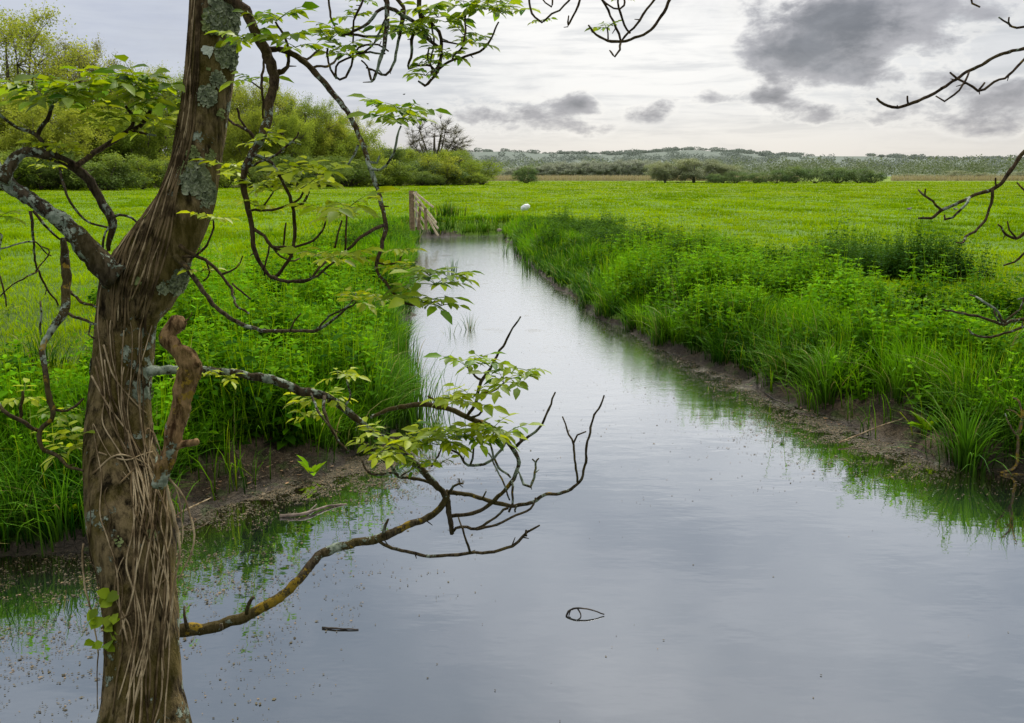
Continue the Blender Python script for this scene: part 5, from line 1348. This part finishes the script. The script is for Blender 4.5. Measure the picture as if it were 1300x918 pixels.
branch([(R((500, -95, 6), (600, -120, 5), (700, -90, 4), (780, -60, 3.5), (850, -20, 3), (848, 4, 2.4), (836, 25, 2.2), (815, 44, 2.2), (790, 54, 2.2), (766, 49, 1.9), (752, 41, 1.6), (747, 32, 1.2)), dt, dt), (R((787, 52, 1.8), (786, 64, 1.7), (780, 72, 1.5), (774, 64, 1.1)), dt, dt), (R((700, -90, 3), (672, -20, 1.9), (672, 8, 1.7), (679, 22, 1.6), (688, 28, 1.5), (700, 18, 1.5), (722, 0, 1.5), (740, -40, 1.5)), dt, dt),
        (R((760, -60, 2), (742, -10, 1.8), (728, 20, 1.7), (721, 34, 1.4), (722, 20, 1.1)), dt, dt), (R((770, -60, 2), (762, -10, 1.8), (772, 12, 1.8), (782, 35, 1.8), (788, 52, 1.6)), dt, dt), (R((800, -50, 2), (784, -5, 1.7), (790, 25, 1.7), (800, 42, 1.6)), dt, dt), (R((850, -30, 2), (830, -2, 1.8), (812, 25, 1.8), (789, 52, 1.6)), dt, dt),
        (R((772, 50, 1.4), (771, 36, 1.2)), dt, dt), (R((700, -60, 1.5), (700, 8, 1.3), (693, 2, 1.2), (684, -8, 1.2)), dt, dt), (R((790, -40, 1.5), (792, 5, 1.5), (772, 6, 1.4), (755, -10, 1.3)), dt, dt)], M_TWIG, "bare twigs hanging in a loop at the top centre", leaf=[(686, 27, dt, 16, dict(n=4)), (770, 36, dt, 18), (792, -2, dt, 14)])

# ------------------------------------------------------------------ second tree beyond the right edge, its twigs reach in
dr_ = 2.9
base2 = P(1640, 600, dr_); ROOT2 = empty("overhanging_tree", (base2[0], base2[1], .4)); tag(ROOT2, "dark bare twigs with swollen buds reaching in from the right edge", "tree")
ROOT, RO_keep = ROOT2, RO
RO = np.array(ROOT2.location)
m = MB(); zb = .3
tube(m, [(base2[0], base2[1], zb), (base2[0] + .05, base2[1], 1.2), (base2[0] - .03, base2[1] + .05, 2.2), (base2[0] + .1, base2[1], 3.4), (base2[0] + .05, base2[1] + .1, 4.6)], [.13, .105, .095, .08, .05], 20, .03, .15, 2, freq=14)
tb_(m, "trunk", M_TRUNK)
branch([(R((1630, -60, 9), (1500, 0, 6), (1400, 40, 4), (1340, 55, 3), (1300, 61, 2.6), (1270, 69, 2.4), (1232, 90, 2.4), (1196, 112, 2.4), (1168, 127, 2.4), (1140, 136, 2.2), (1122, 132, 2), (1113, 125, 1.6)), dr_, dT + .1),
        (R((1400, 40, 3), (1330, 55, 2), (1300, 76, 1.9), (1281, 95, 1.9), (1258, 108, 1.9), (1243, 116, 1.9), (1226, 106, 1.8), (1215, 101, 1.7), (1206, 92, 1.3)), dT + .2, dT + .1), (R((1230, 92, 1.6), (1222, 106, 1.5), (1210, 120, 1.5), (1198, 129, 1.4), (1188, 122, 1.1)), dT + .1, dT + .1),
        (R((1400, 40, 3), (1330, 30, 2), (1300, 34, 1.8), (1284, 34, 1.6), (1268, 22, 1.2)), dT + .2, dT + .1), (R((1400, 30, 3), (1290, -40, 2), (1240, -20, 1.6), (1234, 4, 1.6), (1244, 9, 1.3)), dT + .2, dT + .1), (R((1153, 132, 1.6), (1152, 122, 1.5)), dT + .1, dT + .1), (R((1243, 114, 1.6), (1250, 105, 1.4)), dT + .1, dT + .1), (R((1283, 34, 1.5), (1281, 22, 1.2)), dT + .1, dT + .1)], M_TWIG, "upper bare branch against the sky")
branch([(R((1630, 60, 8), (1500, 100, 6), (1400, 130, 4.5), (1330, 165, 3.5), (1300, 194, 3.2), (1282, 218, 3), (1262, 239, 3), (1238, 247, 2.6), (1215, 258, 2.5), (1195, 267, 2.3), (1182, 276, 2), (1166, 277, 1.4)), dr_, dT + .1),
        (R((1195, 267, 2), (1184, 255, 1.8), (1173, 248, 1.6), (1166, 241, 1.3)), dT + .1, dT + .1), (R((1260, 240, 2.4), (1259, 258, 2.1), (1250, 277, 2), (1236, 293, 1.9), (1225, 300, 1.8), (1223, 307, 1.4), (1214, 308, 1.1)), dT + .1, dT), (R((1232, 250, 2), (1222, 264, 1.8), (1211, 277, 1.7), (1201, 279, 1.6), (1199, 273, 1.2)), dT + .1, dT + .1),
        (R((1330, 190, 2.4), (1320, 250, 2), (1300, 240, 1.7), (1291, 232, 1.3)), dT + .2, dT + .1), (R((1265, 236, 1.6), (1264, 226, 1.4)), dT + .1, dT + .1), (R((1280, 222, 2.4), (1283, 214, 2)), dT + .1, dT + .1), (R((1174, 249, 1.4), (1175, 240, 1.2)), dT + .1, dT + .1)], M_TWIG, "forked bare branch over the meadow")
branch([(R((1640, 200, 7), (1500, 240, 5), (1400, 270, 3.5), (1330, 280, 2.5), (1300, 296, 2.2), (1290, 303, 2), (1276, 298, 1.8), (1267, 285, 1.3)), dr_, dT + .1), (R((1290, 302, 1.6), (1282, 292, 1.4), (1279, 281, 1.1)), dT + .1, dT + .1), (R((1330, 280, 2), (1315, 305, 1.8), (1300, 322, 1.8), (1288, 333, 1.6), (1274, 337, 1.2)), dT + .1, dT + .1)], M_TWIG, "short bare twigs at mid right edge")
branch([(R((1640, 380, 7), (1500, 390, 5), (1400, 400, 3.5), (1300, 405, 2.4), (1272, 410, 2.4), (1250, 404, 2.1), (1225, 399, 1.9), (1196, 392, 1.4)), dr_, dT), (R((1276, 409, 2), (1264, 392, 1.8), (1248, 382, 1.6), (1231, 374, 1.2)), dT, dT), (R((1340, 405, 2.4), (1300, 414, 2), (1268, 425, 1.9), (1242, 427, 1.7), (1229, 418, 1.3)), dT, dT), (R((1300, 380, 1.6), (1296, 392, 1.4), (1276, 408, 1.4)), dT, dT), (R((1268, 408, 1.5), (1262, 395, 1.3)), dT, dT), (R((1330, 375, 2), (1300, 378, 1.6), (1292, 380, 1.2)), dT, dT)], M_TWIGY, "low lichened twigs over the right bank", leaf=[])
ROOT = ROOT2
# ------------------------------------------------------------------ small things
def zg(x, y): return float(height(np.array([x]), np.array([y]))[0])
def stick(name, pts, r, label, mat, cat="stick"):
    m = MB()
    for pl, rr in zip(pts, r): tube(m, pl, np.linspace(rr, rr * .55, len(pl)), 7, .015, .25, 2, wig=.004)
    o0 = pts[0][0]; tag(m.build(name, mat, origin=o0), label, cat); 
M_STICK = simple_mat("wet_stick", (0.012, 0.010, 0.008), (0.045, 0.034, 0.022), 20, .5)
g = lambda x, y, z=0: G(x, y, z)
A_, B_, C_ = g(719, 782, .002), g(733, 772, .035), g(767, 780, .006)
stick("floating_stick", [[A_, G(722, 776, .02), B_, G(750, 774, .03), C_], [G(733, 772, .035), G(737, 779, .012), G(738, 785, -.01)], [G(724, 775, .02), G(722, 783, .0)]], [.0060, .0045, .0038], "bent black twig looping out of the open water in the foreground", M_STICK)
stick("floating_stick", [[g(409, 797, .004), g(430, 798, .006), g(455, 799, .004)], ], [.006], "short straight black stick floating left of centre in the foreground", M_STICK)
stick("floating_stick", [[g(355, 655, .01), g(385, 652, .02), g(415, 643, .012), g(440, 640, .0)], [g(390, 651, .01), g(402, 640, .02)]], [.012, .006], "half sunken brown stick in the scum below the left mud spit", simple_mat("soaked_wood", (0.07, 0.05, 0.035), (0.22, 0.17, 0.13), 9, .6))
stick("mud_stick", [[g(222, 655, .05), g(245, 643, .08), g(268, 632, .08)]], [.008], "grey twig lying across the left mud bank", M_IVY)
stick("mud_stick", [[g(1065, 562, .03), g(1090, 552, .06), g(1120, 540, .12), g(1145, 532, .15)]], [.007], "thin twig lying on the mud of the right bank", M_IVY)
stick("mud_stick", [[g(970, 498, .02), g(985, 508, .02), g(1002, 512, .03)]], [.007], "dark twig at the waterline under the right sedges", M_STICK)
# lichened dead shrub on the right edge
def lich_shrub():
    m = MB(); b = G(1290, 598, 0.02); d = 6.6
    q = lambda x, y: P(x, y, np.dot(b - np.array([0, 0, HC]), [0, CP, -SP]))
    for pl, r in (([(1270, 600), (1290, 592), (1292, 560), (1297, 535), (1294, 510), (1286, 505)], .013), ([(1294, 560), (1282, 540), (1276, 525)], .009), ([(1292, 550), (1300, 520), (1310, 500)], .01), ([(1298, 532), (1286, 522), (1278, 520)], .008), ([(1272, 618), (1290, 622), (1305, 620)], .009)):
        pts = [q(*p) for p in pl]
        pts = [np.array([p[0], p[1], max(p[2], 0.0)]) for p in pts]
        tube(m, pts, np.linspace(r, r * .5, len(pts)), 8, .02, .3, 1, wig=.012)
    tag(m.build("dead_shrub", bark_mat("orange_lichen_bark", .2, .3, ((0.07, 0.05, 0.03), (0.2, 0.15, 0.09)), 1.3, 1.2), origin=b), "orange lichened dead shrub stems leaning over the water at the right edge", "shrub")
lich_shrub()

# wooden fence leaning down into the ditch
M_WOOD = simple_mat("weathered_wood", (0.34, 0.27, 0.17), (0.55, 0.46, 0.32), 12, .9)
M_POST = simple_mat("post_wood", (0.14, 0.095, 0.055), (0.28, 0.20, 0.12), 10, .9)
M_PALE = simple_mat("silvered_wood", (0.34, 0.30, 0.26), (0.52, 0.47, 0.42), 10, .9)
def bar(m, a, b, w, t):
    a, b = np.array(a), np.array(b); d = b - a; L = np.linalg.norm(d); d /= L
    s = np.cross(d, [0, 1, 0.]); s /= np.linalg.norm(s); u = np.cross(s, d)
    V_ = []; 
    for e_ in (a, b):
        for x_, y_ in ((-1, -1), (1, -1), (1, 1), (-1, 1)):
            k = .86; V_.append(e_ + s * w * .5 * x_ * k + u * t * .5 * y_)
            V_.append(e_ + s * w * .5 * x_ + u * t * .5 * y_ * k)
    V_ = np.array(V_).reshape(2, 8, 3)
    order = []
    # octagonal section (softened edges)
    for e_ in V_:
        c = e_.mean(0); ang = np.arctan2((e_ - c) @ u, (e_ - c) @ s); order.append(e_[np.argsort(ang)])
    o = np.concatenate(order)
    m.add(o, [(i, (i + 1) % 8, (i + 1) % 8 + 8, i + 8) for i in range(8)], [(0, i + 1, i) for i in range(1, 7)] + [(8, 8 + i, 9 + i) for i in range(1, 7)])
fd = 30.0
fr = empty("wooden_fence", tuple(P(524, 288, fd))); FO = np.array(fr.location)
tag(fr, "weathered wooden fence with sloping rails running down into the ditch", "fence")
def part(name, mat, *bars):
    m = MB()
    for a_, b_, w, t in bars: bar(m, a_, b_, w, t)
    m.build(name, mat, parent=fr, smooth=False, origin=FO)
part("post", M_POST, (P(523.5, 293, fd), P(522.5, 242.5, fd), .17, .17))
part("post", M_PALE, (P(529, 288, fd - .1), P(528, 243, fd - .1), .07, .07))
part("post", M_POST, (P(531, 292, fd - .4), P(534, 258, fd - .4), .09, .07))
part("post", M_POST, (P(541, 292, fd - .8), P(540, 264, fd - .8), .09, .07))
for (x0, y0, x1, y1) in ((529, 246, 550, 263), (525, 245, 554, 283), (526, 254, 556, 290), (526, 264, 540, 284), (534, 262, 556, 299), (528, 276, 537, 291)):
    part("rail", M_WOOD, (P(x0, y0, fd - .12), P(x1, y1, fd - 1.3 * (x1 - x0) / 30), .06, .05))

# pale stones at the head of the ditch
M_STONE = simple_mat("pale_stone", (0.16, 0.13, 0.09), (0.34, 0.29, 0.22), 6, .9)
def stone(px, py, sx, sz, label, z=.12, seed=1):
    g_ = G(px, py, z); m = MB(); nu, nv = 14, 9; V_ = []
    for i in range(nv + 1):
        ph = math.pi * i / nv
        for j in range(nu):
            th = 2 * math.pi * j / nu; q = np.array([math.sin(ph) * math.cos(th), math.sin(ph) * math.sin(th), math.cos(ph)])
            r = 1 + .25 * mnoise.noise(Vector(q * 1.7 + seed)); V_.append(q * r * [sx, sx * .7, sz])
    F_ = [(i * nu + j, i * nu + (j + 1) % nu, (i + 1) * nu + (j + 1) % nu, (i + 1) * nu + j) for i in range(nv) for j in range(nu)]
    m.add(np.array(V_) + [g_[0], g_[1], g_[2]], F_)
    tag(m.build("stone", M_STONE, origin=g_), label, "stone")
stone(577, 297, .13, .12, "pale stone at the ditch head beside the fence rushes", .05, 1)
stone(634, 292, .10, .06, "pale stone on the right corner of the ditch head", .2, 2)

# white sack in the meadow
def sack():
    g_ = G(667, 268, FIELD); m = MB(); nu, nv = 28, 14; V_ = []
    for i in range(nv + 1):
        ph = math.pi * i / nv
        for j in range(nu):
            th = 2 * math.pi * j / nu; q = np.array([math.sin(ph) * math.cos(th), math.sin(ph) * math.sin(th), math.cos(ph)])
            r = 1 + .16 * mnoise.noise(Vector(q * 2.3)) + .06 * mnoise.noise(Vector(q * 7)); v = q * r * [.23, .16, .16]; v[2] += .05 * q[0]; V_.append(v)
    F_ = [(i * nu + j, i * nu + (j + 1) % nu, (i + 1) * nu + (j + 1) % nu, (i + 1) * nu + j) for i in range(nv) for j in range(nu)]
    m.add(np.array(V_) + [g_[0], g_[1], zg(g_[0], g_[1]) + .17], F_)
    tag(m.build("white_sack", simple_mat("white_plastic", (0.70, 0.71, 0.73), (0.84, 0.84, 0.84), 5, .5), origin=g_), "plump white plastic sack lying in the meadow grass beyond the ditch", "sack")
sack()

# birds
def bird(px, py, d, label, flying=False, s=.16, rz=0.0, on=True):
    p0 = P(px, py, d) if flying else G(px, py, FIELD)
    if not flying: p0[2] = zg(p0[0], p0[1]) + s * .55
    m = MB()
    body = [(-1.0, 0, .12), (-.6, 0, .05), (-.1, 0, 0), (.35, 0, .08), (.62, 0, .32), (.80, 0, .42), (.98, 0, .38)]
    rad = [.05, .20, .30, .26, .15, .15, .04]
    ca, sa = math.cos(rz), math.sin(rz)
    tr = lambda q: p0 + s * np.array([q[0] * ca - q[1] * sa, q[0] * sa + q[1] * ca, q[2]])
    tube(m, [tr(q) for q in body], [r * s for r in rad], 10, s * .1)
    if flying:
        for k in (-1, 1):
            W_ = [tr(q) for q in ((.3, 0, .1), (-.3, 0, .1), (.25, k * .9, .55), (-.25, k * .85, .5), (-.15, k * 1.9, .25))]
            m.add(W_, [(0, 1, 3, 2)], [(2, 3, 4)])
    else:
        for k in (-.08, .08):
            tube(m, [tr((0, k, -.2)), tr((.02, k, -.6))], [.02 * s, .02 * s], 5, .05)
    nm = "bird"
    tag(m.build(nm, simple_mat("plumage_" + ("dark" if flying else "grey"), (0.03, 0.03, 0.035) if flying else (0.14, 0.12, 0.13), (0.07, 0.07, 0.08) if flying else (0.34, 0.30, 0.33), 9, .8), origin=p0), label, "bird", "small birds")
bird(513, 120, 60, "small dark bird flying just left above the leaf rosette", True, .10, .4)
bird(543, 132, 60, "small dark bird flying right of the leaf rosette", True, .09, 2.4)
bird(1154, 268, 0, "grey bird standing in the meadow at the right", s=.17, rz=.3)
bird(1213, 269, 0, "pinkish grey bird standing in the meadow behind the forked twigs", s=.15, rz=3.3)
print("done building")
